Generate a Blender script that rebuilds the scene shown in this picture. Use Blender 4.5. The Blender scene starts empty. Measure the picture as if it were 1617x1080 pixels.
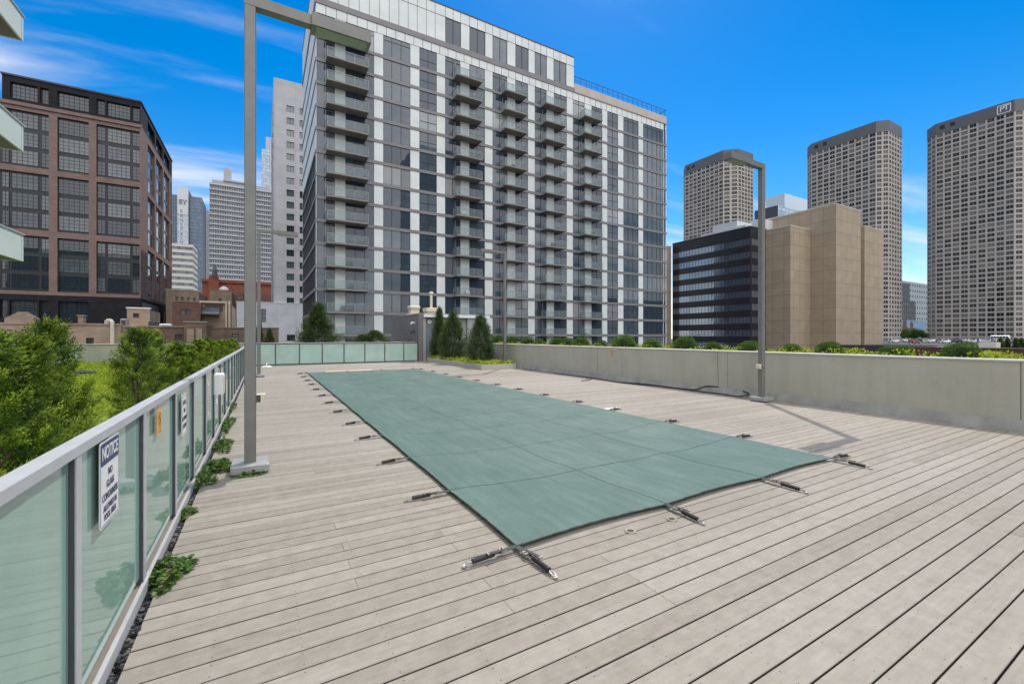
import bpy, math, random
import numpy as np
from mathutils import Vector, Matrix
R = math.radians
random.seed(7); rng = np.random.default_rng(7)
SC = bpy.context.scene; COL = SC.collection

# ------------------------------------------------------------------ camera
YAW = R(29.81); HC = 1.65; FPX = 685.0
cd = bpy.data.cameras.new('camera'); cam = bpy.data.objects.new('camera', cd); COL.objects.link(cam)
cam.location = (0, 0, HC); cam.rotation_euler = (R(90), 0, -YAW)
cd.sensor_width = 36; cd.lens = 36 * FPX / 1617; cd.shift_y = -9 / 1617
cd.clip_start = .05; cd.clip_end = 6000
SC.camera = cam

# ------------------------------------------------------------------ world, sun, exposure
SUN_EL = R(55); SUN_AZ = math.atan2(2.9, 3.24)      # azimuth from +Y towards +X
w = bpy.data.worlds.new('World'); SC.world = w; w.use_nodes = True
nt = w.node_tree; N = nt.nodes; L = nt.links; N.clear()
def nd(tree, t, **k):
    n = tree.nodes.new(t)
    for a, b in k.items():
        if a in n.inputs.keys() if hasattr(n.inputs, 'keys') else False: n.inputs[a].default_value = b
        else: setattr(n, a, b)
    return n
def mth(tree, op, a=None, b=None, c=None, clamp=False):
    n = tree.nodes.new('ShaderNodeMath'); n.operation = op; n.use_clamp = clamp
    for i, v in enumerate((a, b, c)):
        if v is None: continue
        if hasattr(v, 'is_linked'): tree.links.new(v, n.inputs[i])
        else: n.inputs[i].default_value = v
    return n.outputs[0]
out = N.new('ShaderNodeOutputWorld'); bg = N.new('ShaderNodeBackground')
sky = N.new('ShaderNodeTexSky'); sky.sky_type = 'NISHITA'; sky.sun_disc = False
sky.sun_elevation = SUN_EL; sky.sun_rotation = SUN_AZ; sky.altitude = 0
sky.air_density = 1.0; sky.dust_density = .1; sky.ozone_density = 2.0
hs = N.new('ShaderNodeHueSaturation'); hs.inputs['Saturation'].default_value = 1.52; hs.inputs['Hue'].default_value = .502; hs.inputs['Value'].default_value = 1.12
L.new(sky.outputs[0], hs.inputs['Color'])
tc = N.new('ShaderNodeTexCoord'); sp = N.new('ShaderNodeSeparateXYZ'); L.new(tc.outputs['Generated'], sp.inputs[0])
zc = mth(nt, 'MAXIMUM', sp.outputs[2], 0.0); den = mth(nt, 'ADD', zc, .10)
px_ = mth(nt, 'DIVIDE', sp.outputs[0], den); py_ = mth(nt, 'DIVIDE', sp.outputs[1], den)
# cirrus streaks lie along a direction of their own
ca, sa = math.cos(R(-97)), math.sin(R(-97))
u_ = mth(nt, 'ADD', mth(nt, 'MULTIPLY', px_, ca), mth(nt, 'MULTIPLY', py_, sa))
v_ = mth(nt, 'SUBTRACT', mth(nt, 'MULTIPLY', py_, ca), mth(nt, 'MULTIPLY', px_, sa))
cb = N.new('ShaderNodeCombineXYZ'); L.new(mth(nt, 'MULTIPLY', u_, 2.7), cb.inputs[0]); L.new(mth(nt, 'MULTIPLY', v_, .55), cb.inputs[1])
n1 = N.new('ShaderNodeTexNoise'); n1.inputs['Scale'].default_value = 1.0; n1.inputs['Detail'].default_value = 7; n1.inputs['Roughness'].default_value = .55; n1.inputs['Distortion'].default_value = .5
L.new(cb.outputs[0], n1.inputs['Vector'])
# cover is thin overhead in front (north-east), wispy in the north-west and low down, thick and bright opposite the sun, added there unseen to fill the shaded facades
south = mth(nt, 'MULTIPLY', mth(nt, 'MULTIPLY', sp.outputs[1], -1., clamp=True), mth(nt, 'ADD', .30, mth(nt, 'MULTIPLY', zc, .8)))
left = mth(nt, 'MULTIPLY', mth(nt, 'MULTIPLY', mth(nt, 'SUBTRACT', .22, sp.outputs[0]), .16), mth(nt, 'MULTIPLY', zc, 2.6, clamp=True))
low = mth(nt, 'MULTIPLY', mth(nt, 'SUBTRACT', .40, zc, clamp=True), mth(nt, 'ADD', .75, mth(nt, 'MULTIPLY', sp.outputs[1], .6)))
hi = mth(nt, 'MULTIPLY', mth(nt, 'SUBTRACT', zc, .64, clamp=True), 1.3)  # extra overhead cloud, out of view, added to keep the fill light neutral
def streak(c, wd, st):      # a long cirrus band: a line of its own in the cloud layer
    g_ = mth(nt, 'SUBTRACT', 1.0, mth(nt, 'DIVIDE', mth(nt, 'ABSOLUTE', mth(nt, 'SUBTRACT', u_, c)), wd), clamp=True)
    return mth(nt, 'MULTIPLY', mth(nt, 'MULTIPLY', g_, g_), mth(nt, 'MULTIPLY', mth(nt, 'SUBTRACT', .35, px_, clamp=True), st))
left = mth(nt, 'ADD', left, mth(nt, 'ADD', streak(-1.72, .26, .19), mth(nt, 'ADD', streak(-1.38, .18, .08), streak(-2.4, .3, .20))))
cov = mth(nt, 'ADD', mth(nt, 'ADD', mth(nt, 'ADD', left, south), mth(nt, 'ADD', low, hi)), n1.outputs['Fac'])
cm = nt.nodes.new('ShaderNodeMapRange'); cm.interpolation_type = 'SMOOTHSTEP'
cm.inputs['From Min'].default_value = .55; cm.inputs['From Max'].default_value = 1.0
cm.inputs['To Max'].default_value = .92
L.new(cov, cm.inputs['Value'])
mx = N.new('ShaderNodeMix'); mx.data_type = 'RGBA'
L.new(cm.outputs[0], mx.inputs['Factor']); L.new(hs.outputs[0], mx.inputs['A'])
br = mth(nt, 'ADD', 7.2, mth(nt, 'MULTIPLY', mth(nt, 'MULTIPLY', sp.outputs[1], -2., clamp=True), mth(nt, 'ADD', 2.5, mth(nt, 'MULTIPLY', zc, 15.0))))
cc_ = N.new('ShaderNodeCombineColor'); L.new(br, cc_.inputs[0]); L.new(mth(nt, 'MULTIPLY', br, 1.01), cc_.inputs[1]); L.new(mth(nt, 'MULTIPLY', br, 1.04), cc_.inputs[2])
L.new(cc_.outputs[0], mx.inputs['B'])
L.new(mx.outputs['Result'], bg.inputs['Color']); bg.inputs['Strength'].default_value = .11
L.new(bg.outputs[0], out.inputs[0])

sl = bpy.data.lights.new('sun', 'SUN'); sl.energy = 2.6; sl.angle = R(.5); sl.color = (1, .95, .88)
so = bpy.data.objects.new('sun', sl); COL.objects.link(so)
sd = Vector((math.sin(SUN_AZ) * math.cos(SUN_EL), math.cos(SUN_AZ) * math.cos(SUN_EL), math.sin(SUN_EL)))
so.rotation_euler = sd.to_track_quat('Z', 'Y').to_euler(); so.location = (30, 30, 60)
SC.view_settings.view_transform = 'Standard'; SC.view_settings.look = 'None'
SC.view_settings.exposure = .35; SC.view_settings.gamma = 1
SC.cycles.max_bounces = 8; SC.cycles.glossy_bounces = 4; SC.cycles.transparent_max_bounces = 12

# ------------------------------------------------------------------ helpers
SX, CX = math.sin(YAW), math.cos(YAW)
def proj(X, Y, Z):
    d = X * SX + Y * CX; l = X * CX - Y * SX
    if d <= .05: return None
    return (808.5 + FPX * l / d, 531 - FPX * (Z - HC) / d, d)
def xat(px, Y):                     # world X of a bearing on a plane Y = const
    u = (px - 808.5) / FPX; return Y * (SX + u * CX) / (CX - u * SX)
def yat(px, X):
    u = (px - 808.5) / FPX; return X * (CX - u * SX) / (SX + u * CX)
def zat(py, X, Y): return HC + (531 - py) / FPX * (X * SX + Y * CX)
def gnd(px, py, Z=0.):
    d = FPX * (HC - Z) / (py - 531); u = (px - 808.5) / FPX
    return ((SX + u * CX) * d, (CX - u * SX) * d)

class MB:
    def __init__(s): s.v = []; s.f = []; s.m = []; s.k = 0
    def quad(s, *p, m=None):
        i = len(s.v); s.v += [tuple(q) for q in p]; s.f.append(tuple(range(i, i + len(p)))); s.m.append(s.k if m is None else m)
    def box(s, x0, x1, y0, y1, z0, z1, m=None):
        if x0 > x1: x0, x1 = x1, x0
        if y0 > y1: y0, y1 = y1, y0
        if z0 > z1: z0, z1 = z1, z0
        i = len(s.v); s.v += [(x0, y0, z0), (x1, y0, z0), (x1, y1, z0), (x0, y1, z0), (x0, y0, z1), (x1, y0, z1), (x1, y1, z1), (x0, y1, z1)]
        for q in ((0, 3, 2, 1), (4, 5, 6, 7), (0, 1, 5, 4), (1, 2, 6, 5), (2, 3, 7, 6), (3, 0, 4, 7)):
            s.f.append(tuple(i + a for a in q)); s.m.append(s.k if m is None else m)
    def rbox(s, x0, x1, y0, y1, z0, z1, b, m=None):      # box with chamfered vertical and top edges
        pl = [(x0 + b, y0), (x1 - b, y0), (x1, y0 + b), (x1, y1 - b), (x1 - b, y1), (x0 + b, y1), (x0, y1 - b), (x0, y0 + b)]
        cx, cy = (x0 + x1) / 2, (y0 + y1) / 2
        r2 = [(cx + (x - cx) * (1 - 2 * b / max(x1 - x0, 1e-6)), cy + (y - cy) * (1 - 2 * b / max(y1 - y0, 1e-6))) for x, y in pl]
        s.loft([[(x, y, z0) for x, y in pl], [(x, y, z1 - b) for x, y in pl], [(x, y, z1) for x, y in r2]], m=m)
    def loft(s, rings, m=None, caps=True):
        m = s.k if m is None else m; n = len(rings[0]); b = len(s.v)
        for r in rings: s.v += [tuple(p) for p in r]
        for j in range(len(rings) - 1):
            for i in range(n):
                a = b + j * n + i; c = b + j * n + (i + 1) % n
                s.f.append((a, c, c + n, a + n)); s.m.append(m)
        if caps:
            s.f.append(tuple(reversed(range(b, b + n)))); s.m.append(m)
            e = b + (len(rings) - 1) * n; s.f.append(tuple(range(e, e + n))); s.m.append(m)
    def prism(s, poly, z0, z1, m=None): s.loft([[(x, y, z0) for x, y in poly], [(x, y, z1) for x, y in poly]], m=m)
    def tube(s, pts, r, n=8, m=None, r1=None):
        pts = [Vector(p) for p in pts]; rings = []
        up = Vector((0, 0, 1))
        for i, p in enumerate(pts):
            d = (pts[min(i + 1, len(pts) - 1)] - pts[max(i - 1, 0)]).normalized()
            a = d.cross(up if abs(d.z) < .95 else Vector((1, 0, 0))).normalized(); c = a.cross(d).normalized()
            rr = r if r1 is None else r + (r1 - r) * i / (len(pts) - 1)
            rings.append([p + a * (rr * math.cos(2 * math.pi * j / n)) + c * (rr * math.sin(2 * math.pi * j / n)) for j in range(n)])
        s.loft(rings, m=m)
    def disc(s, x, y, z0, z1, r, n=16, m=None, r1=None):
        r1 = r if r1 is None else r1
        s.loft([[(x + r * math.cos(2 * math.pi * j / n), y + r * math.sin(2 * math.pi * j / n), z0) for j in range(n)],
                [(x + r1 * math.cos(2 * math.pi * j / n), y + r1 * math.sin(2 * math.pi * j / n), z1) for j in range(n)]], m=m)
    def bar(s, p, q, wd, ht, m=None):       # straight flat bar from p to q
        p, q = Vector(p), Vector(q); d = (q - p).normalized()
        a = d.cross(Vector((0, 0, 1)))
        a = (a if a.length > 1e-4 else Vector((1, 0, 0))).normalized() * wd / 2; c = a.cross(d).normalized() * ht / 2
        s.loft([[p - a - c, p + a - c, p + a + c, p - a + c], [q - a - c, q + a - c, q + a + c, q - a + c]], m=m)
    def mesh(s, name, mats, org=(0, 0, 0), smooth=False):
        me = bpy.data.meshes.new(name)
        me.from_pydata([(x - org[0], y - org[1], z - org[2]) for x, y, z in s.v], [], s.f)
        for m in (mats if isinstance(mats, (list, tuple)) else [mats]): me.materials.append(m)
        me.polygons.foreach_set('material_index', s.m)
        if smooth: me.polygons.foreach_set('use_smooth', [True] * len(s.f))
        me.update(); return me
    def build(s, name, mats, parent=None, org=None, smooth=False, local=False):
        """world-space vertices; a child takes its parent's origin, a thing the given base (local: vertices already relative)"""
        if parent is not None and org is None: org = wloc(parent)
        o = bpy.data.objects.new(name, s.mesh(name, mats, (0, 0, 0) if local else (org or (0, 0, 0)), smooth)); COL.objects.link(o)
        if parent is not None: o.parent = parent
        elif org: o.location = org
        return o
def wloc(o):
    v = Vector((0, 0, 0))
    while o is not None: v += Vector(o.location); o = o.parent
    return v
def tag(o, label=None, cat=None, group=None, kind=None):
    if label: o['label'] = label
    if cat: o['category'] = cat
    if group: o['group'] = group
    if kind: o['kind'] = kind
    return o
def thing(name, label, cat, loc=(0, 0, 0), group=None, rz=0):
    o = bpy.data.objects.new(name, None); COL.objects.link(o); o.location = loc; o.rotation_euler = (0, 0, rz)
    o.empty_display_size = .2
    return tag(o, label, cat, group)
def link(name, me, parent=None, loc=(0, 0, 0), rz=0):
    o = bpy.data.objects.new(name, me); COL.objects.link(o); o.parent = parent; o.location = loc; o.rotation_euler = (0, 0, rz); return o
def copy_tree(o, parent=None):
    c = o.copy(); COL.objects.link(c); c.parent = parent
    for ch in list(o.children): copy_tree(ch, c)
    return c
ORD = ['first', 'second', 'third', 'fourth', 'fifth', 'sixth', 'seventh', 'eighth', 'ninth', 'tenth', 'eleventh', 'twelfth', 'thirteenth', 'fourteenth', 'fifteenth', 'sixteenth', 'seventeenth', 'eighteenth', 'nineteenth', 'twentieth', 'twenty-first', 'twenty-second', 'twenty-third', 'twenty-fourth', 'twenty-fifth', 'twenty-sixth', 'twenty-seventh', 'twenty-eighth']

# ------------------------------------------------------------------ materials
def ramp(t, fac, stops):
    r = t.nodes.new('ShaderNodeValToRGB'); e = r.color_ramp.elements
    while len(e) < len(stops): e.new(.5)
    for q, (p, c) in zip(e, stops): q.position = p; q.color = (*c, 1)
    t.links.new(fac, r.inputs[0]); return r.outputs[0]
def base(name, rough=.6, metal=0., spec=.5, ior=None):
    m = bpy.data.materials.new(name); m.use_nodes = True; t = m.node_tree
    b = t.nodes['Principled BSDF']; b.inputs['Roughness'].default_value = rough; b.inputs['Metallic'].default_value = metal
    b.inputs['Specular IOR Level'].default_value = spec
    if ior: b.inputs['IOR'].default_value = ior
    return m, t, b
def noise(t, vec, scale, detail=4, rough=.5):
    n = t.nodes.new('ShaderNodeTexNoise'); n.inputs['Scale'].default_value = scale; n.inputs['Detail'].default_value = detail; n.inputs['Roughness'].default_value = rough
    if vec is not None: t.links.new(vec, n.inputs['Vector'])
    return n.outputs['Fac']
def objc(t): return t.nodes.new('ShaderNodeTexCoord').outputs['Object']
def bump(t, b, h, dist=.01, st=.5):
    n = t.nodes.new('ShaderNodeBump'); n.inputs['Distance'].default_value = dist; n.inputs['Strength'].default_value = st
    t.links.new(h, n.inputs['Height']); t.links.new(n.outputs[0], b.inputs['Normal'])
def mixc(t, fac, a, b, mode='MIX'):
    n = t.nodes.new('ShaderNodeMix'); n.data_type = 'RGBA'; n.blend_type = mode
    for k, v in (('Factor', fac), ('A', a), ('B', b)):
        if hasattr(v, 'is_linked'): t.links.new(v, n.inputs[k])
        elif k == 'Factor': n.inputs['Factor'].default_value = v
        else: n.inputs[k].default_value = (*v, 1)
    return n.outputs['Result']
def M(name, c, rough=.6, metal=0., var=.12, scale=4., spec=.5, bmp=0., streak=False):
    m, t, b = base(name, rough, metal, spec)
    v = objc(t)
    if streak:
        mp = t.nodes.new('ShaderNodeMapping'); mp.inputs['Scale'].default_value = (1, 1, .12); t.links.new(v, mp.inputs[0]); v = mp.outputs[0]
    f = noise(t, v, scale, 6, .6)
    lo = tuple(max(0, x * (1 - var)) for x in c); hi = tuple(min(1, x * (1 + var)) for x in c)
    t.links.new(ramp(t, f, [(.3, lo), (.7, hi)]), b.inputs['Base Color'])
    if bmp: bump(t, b, noise(t, objc(t), scale * 12, 3), bmp)
    return m
def wallvec(t):
    s = t.nodes.new('ShaderNodeSeparateXYZ'); t.links.new(objc(t), s.inputs[0])
    c = t.nodes.new('ShaderNodeCombineXYZ'); t.links.new(mth(t, 'ADD', s.outputs[0], s.outputs[1]), c.inputs[0]); t.links.new(s.outputs[2], c.inputs[1])
    return c.outputs[0], s
def brick(name, c1, c2, mortar, bw=.22, bh=.075, ms=.012, rough=.85, patch=.25):
    m, t, b = base(name, rough, 0, .2); v, s = wallvec(t)
    n = t.nodes.new('ShaderNodeTexBrick'); t.links.new(v, n.inputs['Vector'])
    n.inputs['Color1'].default_value = (*c1, 1); n.inputs['Color2'].default_value = (*c2, 1); n.inputs['Mortar'].default_value = (*mortar, 1)
    n.inputs['Scale'].default_value = 1; n.inputs['Brick Width'].default_value = bw; n.inputs['Row Height'].default_value = bh; n.inputs['Mortar Size'].default_value = ms
    f = noise(t, v, .6, 6, .65)
    col = mixc(t, 1.0, n.outputs['Color'], ramp(t, f, [(.3, (1 - patch,) * 3), (.7, (1 + patch * .5,) * 3)]), 'MULTIPLY')
    t.links.new(col, b.inputs['Base Color']); return m
def panels(name, c, pw, ph, line=.03, lc=.45, rough=.7, var=.08, ribs=0):
    """flat cladding with panel joints"""
    m, t, b = base(name, rough, 0, .3); v, s = wallvec(t)
    n = t.nodes.new('ShaderNodeTexBrick'); t.links.new(v, n.inputs['Vector']); n.offset = 0
    n.inputs['Color1'].default_value = (*c, 1); n.inputs['Color2'].default_value = (*[x * (1 - var) for x in c], 1); n.inputs['Mortar'].default_value = (*[x * lc for x in c], 1)
    n.inputs['Scale'].default_value = 1; n.inputs['Brick Width'].default_value = pw; n.inputs['Row Height'].default_value = ph; n.inputs['Mortar Size'].default_value = line
    f = noise(t, v, .35, 6, .6)
    col = mixc(t, 1.0, n.outputs['Color'], ramp(t, f, [(.3, (.88,) * 3), (.7, (1.06,) * 3)]), 'MULTIPLY')
    if ribs:
        wv = t.nodes.new('ShaderNodeTexWave'); wv.inputs['Scale'].default_value = ribs; t.links.new(v, wv.inputs['Vector'])
        col = mixc(t, .22, col, mixc(t, 1.0, col, wv.outputs['Color'], 'MULTIPLY'))
    t.links.new(col, b.inputs['Base Color']); return m
def glass(name, dark, light, ior=1.9, rough=.02, wav=.0, thr=.6):
    """window glass seen from outside: dark rooms, some with pale blinds, and a mirror of the surroundings"""
    m, t, b = base(name, rough, 0, .5, ior)
    oi = t.nodes.new('ShaderNodeObjectInfo'); g = t.nodes.new('ShaderNodeNewGeometry')
    r = mth(t, 'FRACT', mth(t, 'ADD', mth(t, 'MULTIPLY', oi.outputs['Random'], 7.13), g.outputs['Random Per Island']))
    f = noise(t, objc(t), .9, 3)
    r2 = mth(t, 'ADD', r, mth(t, 'MULTIPLY', mth(t, 'SUBTRACT', f, .5), .5))
    t.links.new(ramp(t, r2, [(thr - .25, dark), (thr, tuple((a + c) / 2 for a, c in zip(dark, light))), (1.0, light)]), b.inputs['Base Color'])
    if wav: bump(t, b, noise(t, t.nodes.new('ShaderNodeTexCoord').outputs['Object'], .9, 2), .02, wav)
    return m
def leafmat(name, dark, mid, light, trans=.35, tone=False):
    m = bpy.data.materials.new(name); m.use_nodes = True; t = m.node_tree; t.nodes.clear()
    o = t.nodes.new('ShaderNodeOutputMaterial'); g = t.nodes.new('ShaderNodeNewGeometry')
    oi = t.nodes.new('ShaderNodeObjectInfo')
    n = noise(t, objc(t), 3.5, 4)
    f = mth(t, 'ADD', mth(t, 'MULTIPLY', g.outputs['Random Per Island'], .45), mth(t, 'MULTIPLY', n, .6))
    f = mth(t, 'ADD', f, mth(t, 'MULTIPLY', mth(t, 'SUBTRACT', oi.outputs['Random'], .5), .12))
    if tone:
        at_ = t.nodes.new('ShaderNodeAttribute'); at_.attribute_name = 'tone'
        f = mth(t, 'ADD', mth(t, 'MULTIPLY', f, .35), mth(t, 'MULTIPLY', at_.outputs['Fac'], .72))
    c = ramp(t, f, [(.25, dark), (.52, mid), (.85, light)])
    d = t.nodes.new('ShaderNodeBsdfPrincipled'); d.inputs['Roughness'].default_value = .55; d.inputs['Specular IOR Level'].default_value = .3
    tr = t.nodes.new('ShaderNodeBsdfTranslucent'); ms = t.nodes.new('ShaderNodeMixShader'); ms.inputs[0].default_value = trans
    t.links.new(c, d.inputs['Base Color']); t.links.new(c, tr.inputs[0])
    t.links.new(d.outputs[0], ms.inputs[1]); t.links.new(tr.outputs[0], ms.inputs[2]); t.links.new(ms.outputs[0], o.inputs[0]); return m

PITCH = .1445
def deckmat():
    m, t, b = base('weathered_decking', .72, 0, .3); v = objc(t)
    g = t.nodes.new('ShaderNodeNewGeometry')
    mp = t.nodes.new('ShaderNodeMapping'); mp.inputs['Scale'].default_value = (.9, 14, 1); t.links.new(v, mp.inputs[0])
    grain = noise(t, mp.outputs[0], 3, 8, .65); blot = noise(t, v, 8.5, 8, .72); big = noise(t, v, .28, 4, .5)
    f = mth(t, 'ADD', mth(t, 'MULTIPLY', g.outputs['Random Per Island'], .17), mth(t, 'ADD', mth(t, 'MULTIPLY', grain, .34), mth(t, 'MULTIPLY', blot, .59)))
    c = ramp(t, f, [(.34, (.224, .196, .160)), (.52, (.293, .262, .221)), (.70, (.358, .325, .280))])
    c = mixc(t, ramp(t, big, [(.35, (0, 0, 0)), (.7, (1, 1, 1))]), c, mixc(t, 1.0, c, (.86, .84, .81), 'MULTIPLY'))
    # speckle and dirt spots
    spk = noise(t, v, 95, 2, .5); c = mixc(t, ramp(t, spk, [(.66, (0, 0, 0)), (.76, (.55, .55, .55))]), c, (.12, .10, .09))
    # screw heads: pairs on every joist line
    s = t.nodes.new('ShaderNodeSeparateXYZ'); t.links.new(v, s.inputs[0])
    xx = mth(t, 'SUBTRACT', mth(t, 'MODULO', mth(t, 'ADD', s.outputs[0], 100.), .4064), .2032)
    ym = mth(t, 'SUBTRACT', mth(t, 'MODULO', mth(t, 'ADD', s.outputs[1], PITCH * 100 + PITCH / 2), PITCH), PITCH / 2)
    yy = mth(t, 'SUBTRACT', mth(t, 'ABSOLUTE', ym), .042)
    d = mth(t, 'SQRT', mth(t, 'ADD', mth(t, 'MULTIPLY', xx, xx), mth(t, 'MULTIPLY', yy, yy)))
    c = mixc(t, mth(t, 'LESS_THAN', d, .0038), c, (.06, .05, .045))
    t.links.new(c, b.inputs['Base Color']); bump(t, b, grain, .002, .6); return m
def covermat():
    m, t, b = base('green_mesh_cover', .62, 0, .35); v = objc(t)
    mp = t.nodes.new('ShaderNodeMapping'); mp.inputs['Scale'].default_value = (5, .7, 1); t.links.new(v, mp.inputs[0])
    st = noise(t, mp.outputs[0], 1.3, 7, .66); bl = noise(t, v, .8, 7, .7); fn = noise(t, v, 26, 3, .6)
    f = mth(t, 'ADD', mth(t, 'MULTIPLY', st, .4), mth(t, 'ADD', mth(t, 'MULTIPLY', bl, .42), mth(t, 'MULTIPLY', fn, .2)))
    c = ramp(t, f, [(.36, (.052, .106, .086)), (.50, (.077, .138, .117)), (.64, (.114, .180, .156))])
    ws = t.nodes.new('ShaderNodeTexWave'); ws.wave_type = 'BANDS'; ws.bands_direction = 'X'; ws.inputs['Scale'].default_value = 1.9; ws.inputs['Distortion'].default_value = 1.2; t.links.new(v, ws.inputs['Vector'])
    c = mixc(t, .06, c, ws.outputs['Color'], 'MULTIPLY')
    # damp dirt that has settled in the deep end and small pale scuffs
    s = t.nodes.new('ShaderNodeSeparateXYZ'); t.links.new(v, s.inputs[0])
    dx = mth(t, 'DIVIDE', mth(t, 'SUBTRACT', s.outputs[0], 4.3), 2.4); dy = mth(t, 'DIVIDE', mth(t, 'SUBTRACT', s.outputs[1], 15.6), 4.6)
    r = mth(t, 'ADD', mth(t, 'MULTIPLY', dx, dx), mth(t, 'MULTIPLY', dy, dy))
    k = mth(t, 'MULTIPLY', mth(t, 'SUBTRACT', 1.15, r, clamp=True), ramp(t, noise(t, mp.outputs[0], 2.2, 6, .65), [(.36, (0, 0, 0)), (.62, (.75, .75, .75))]))
    c = mixc(t, k, c, (.048, .085, .07))
    sc = noise(t, mp.outputs[0], 9, 5, .7); c = mixc(t, ramp(t, sc, [(.66, (0, 0, 0)), (.8, (.35, .35, .35))]), c, (.3, .36, .33))
    t.links.new(c, b.inputs['Base Color']); bump(t, b, noise(t, v, 60, 2), .002, .35); return m
def stucco(name, c, crackscale=.5):
    m, t, b = base(name, .85, 0, .25); v = objc(t)
    f = noise(t, v, .9, 6, .65); g2 = noise(t, v, 30, 3)
    mp = t.nodes.new('ShaderNodeMapping'); mp.inputs['Scale'].default_value = (6, 3, .35); t.links.new(v, mp.inputs[0])
    st = noise(t, mp.outputs[0], 1.4, 5, .6)
    k = mth(t, 'ADD', mth(t, 'MULTIPLY', f, .5), mth(t, 'ADD', mth(t, 'MULTIPLY', st, .35), mth(t, 'MULTIPLY', g2, .15)))
    t.links.new(ramp(t, k, [(.3, tuple(x * .8 for x in c)), (.52, c), (.72, tuple(min(1, x * 1.1) for x in c))]), b.inputs['Base Color'])
    bump(t, b, g2, .003, .5); return m
def frosted(name, c, coat=1.0):
    m, t, b = base(name, .004, 0, .5, 1.9); v = objc(t)
    f = noise(t, v, 1.3, 5, .6)
    t.links.new(ramp(t, f, [(.3, tuple(x * .86 for x in c)), (.7, tuple(min(1, x * 1.07) for x in c))]), b.inputs['Base Color'])
    return m

m_deck = deckmat(); m_cover = covermat()
m_under = M('dark_subfloor', (.02, .019, .018), .9)
m_alu = M('satin_aluminium', (.53, .53, .53), .42, .25, .08, 6)
m_post = M('grey_post_metal', (.085, .09, .095), .5, .2, .1)
m_lamp = M('taupe_lamp_metal', (.19, .185, .17), .5, .25, .1, 5)
m_plate = M('galvanised_plate', (.36, .36, .35), .5, .3, .15, 6)
m_lens = M('greenish_lens', (.26, .32, .22), .15, 0, .15)
m_frost = frosted('frosted_glass', (.27, .43, .355)); m_frost2 = frosted('frosted_glass_pale', (.40, .56, .48))
m_stucco = stucco('grey_stucco', (.45, .428, .355)); m_coping = M('pale_coping', (.56, .55, .50), .7, 0, .1, 5)
m_flash = M('zinc_flashing', (.29, .28, .245), .6, .1, .25, 2.5, streak=True)
m_black = M('black_rubber', (.012, .012, .013), .55, 0, .2); m_dgrey = M('dark_grey_paint', (.05, .05, .055), .5)
m_chrome = M('dull_steel', (.36, .34, .30), .42, .7, .2, 30); m_web = M('green_webbing', (.075, .105, .095), .8, 0, .6, 14); m_webg = M('grey_webbing', (.055, .055, .05), .8, 0, .3, 20)
m_white = M('white_paint', (.78, .78, .76), .5, 0, .05); m_cream = M('cream_plastic', (.62, .56, .42), .45, 0, .08)
m_navy = M('navy_print', (.018, .024, .13), .4, 0, .04); m_ink = M('ink_print', (.03, .035, .09), .5, 0, .04); m_signw = M('sign_white', (.76, .76, .74), .35, 0, .04)
m_yel = M('sign_yellow', (.75, .42, .08), .4, 0, .08); m_red = M('sign_red', (.45, .08, .03), .4, 0, .08)
m_slate = M('slate_chips', (.045, .045, .046), .6, 0, .9, 9); m_tan = M('tan_plywood', (.60, .44, .26), .7, 0, .15, 3)
m_conc = M('balcony_concrete', (.225, .205, .18), .85, 0, .18, 1.2); m_greige = M('grey_greige_panel', (.235, .215, .205), .7, 0, .06, 1)
m_leaf_thuja = leafmat('thuja_leaf', (.008, .026, .003), (.070, .145, .012), (.40, .50, .05), .38, True)
m_leaf_dark = leafmat('spruce_leaf', (.012, .028, .009), (.042, .080, .022), (.13, .18, .05), .3, True)
m_leaf_box = leafmat('boxwood_leaf', (.014, .045, .006), (.065, .15, .015), (.20, .34, .035), .38)
m_leaf_lime = leafmat('lime_groundcover_leaf', (.12, .20, .012), (.34, .42, .025), (.58, .60, .06), .4)
m_leaf_ivy = leafmat('ivy_leaf', (.02, .06, .008), (.075, .16, .02), (.22, .34, .05), .35)
m_leaf_tree = leafmat('street_tree_leaf', (.02, .05, .01), (.06, .12, .02), (.14, .22, .04), .3)
m_purple = leafmat('purple_flower', (.12, .05, .14), (.28, .13, .32), (.45, .25, .5), .3)
m_bark = M('brown_bark', (.11, .075, .05), .9, 0, .35, 18, bmp=.01); m_soil = M('dark_soil', (.05, .036, .025), .95, 0, .4, 12)
m_sedum = M('sedum_mat', (.13, .19, .012), .9, 0, .5, 5)

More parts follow.
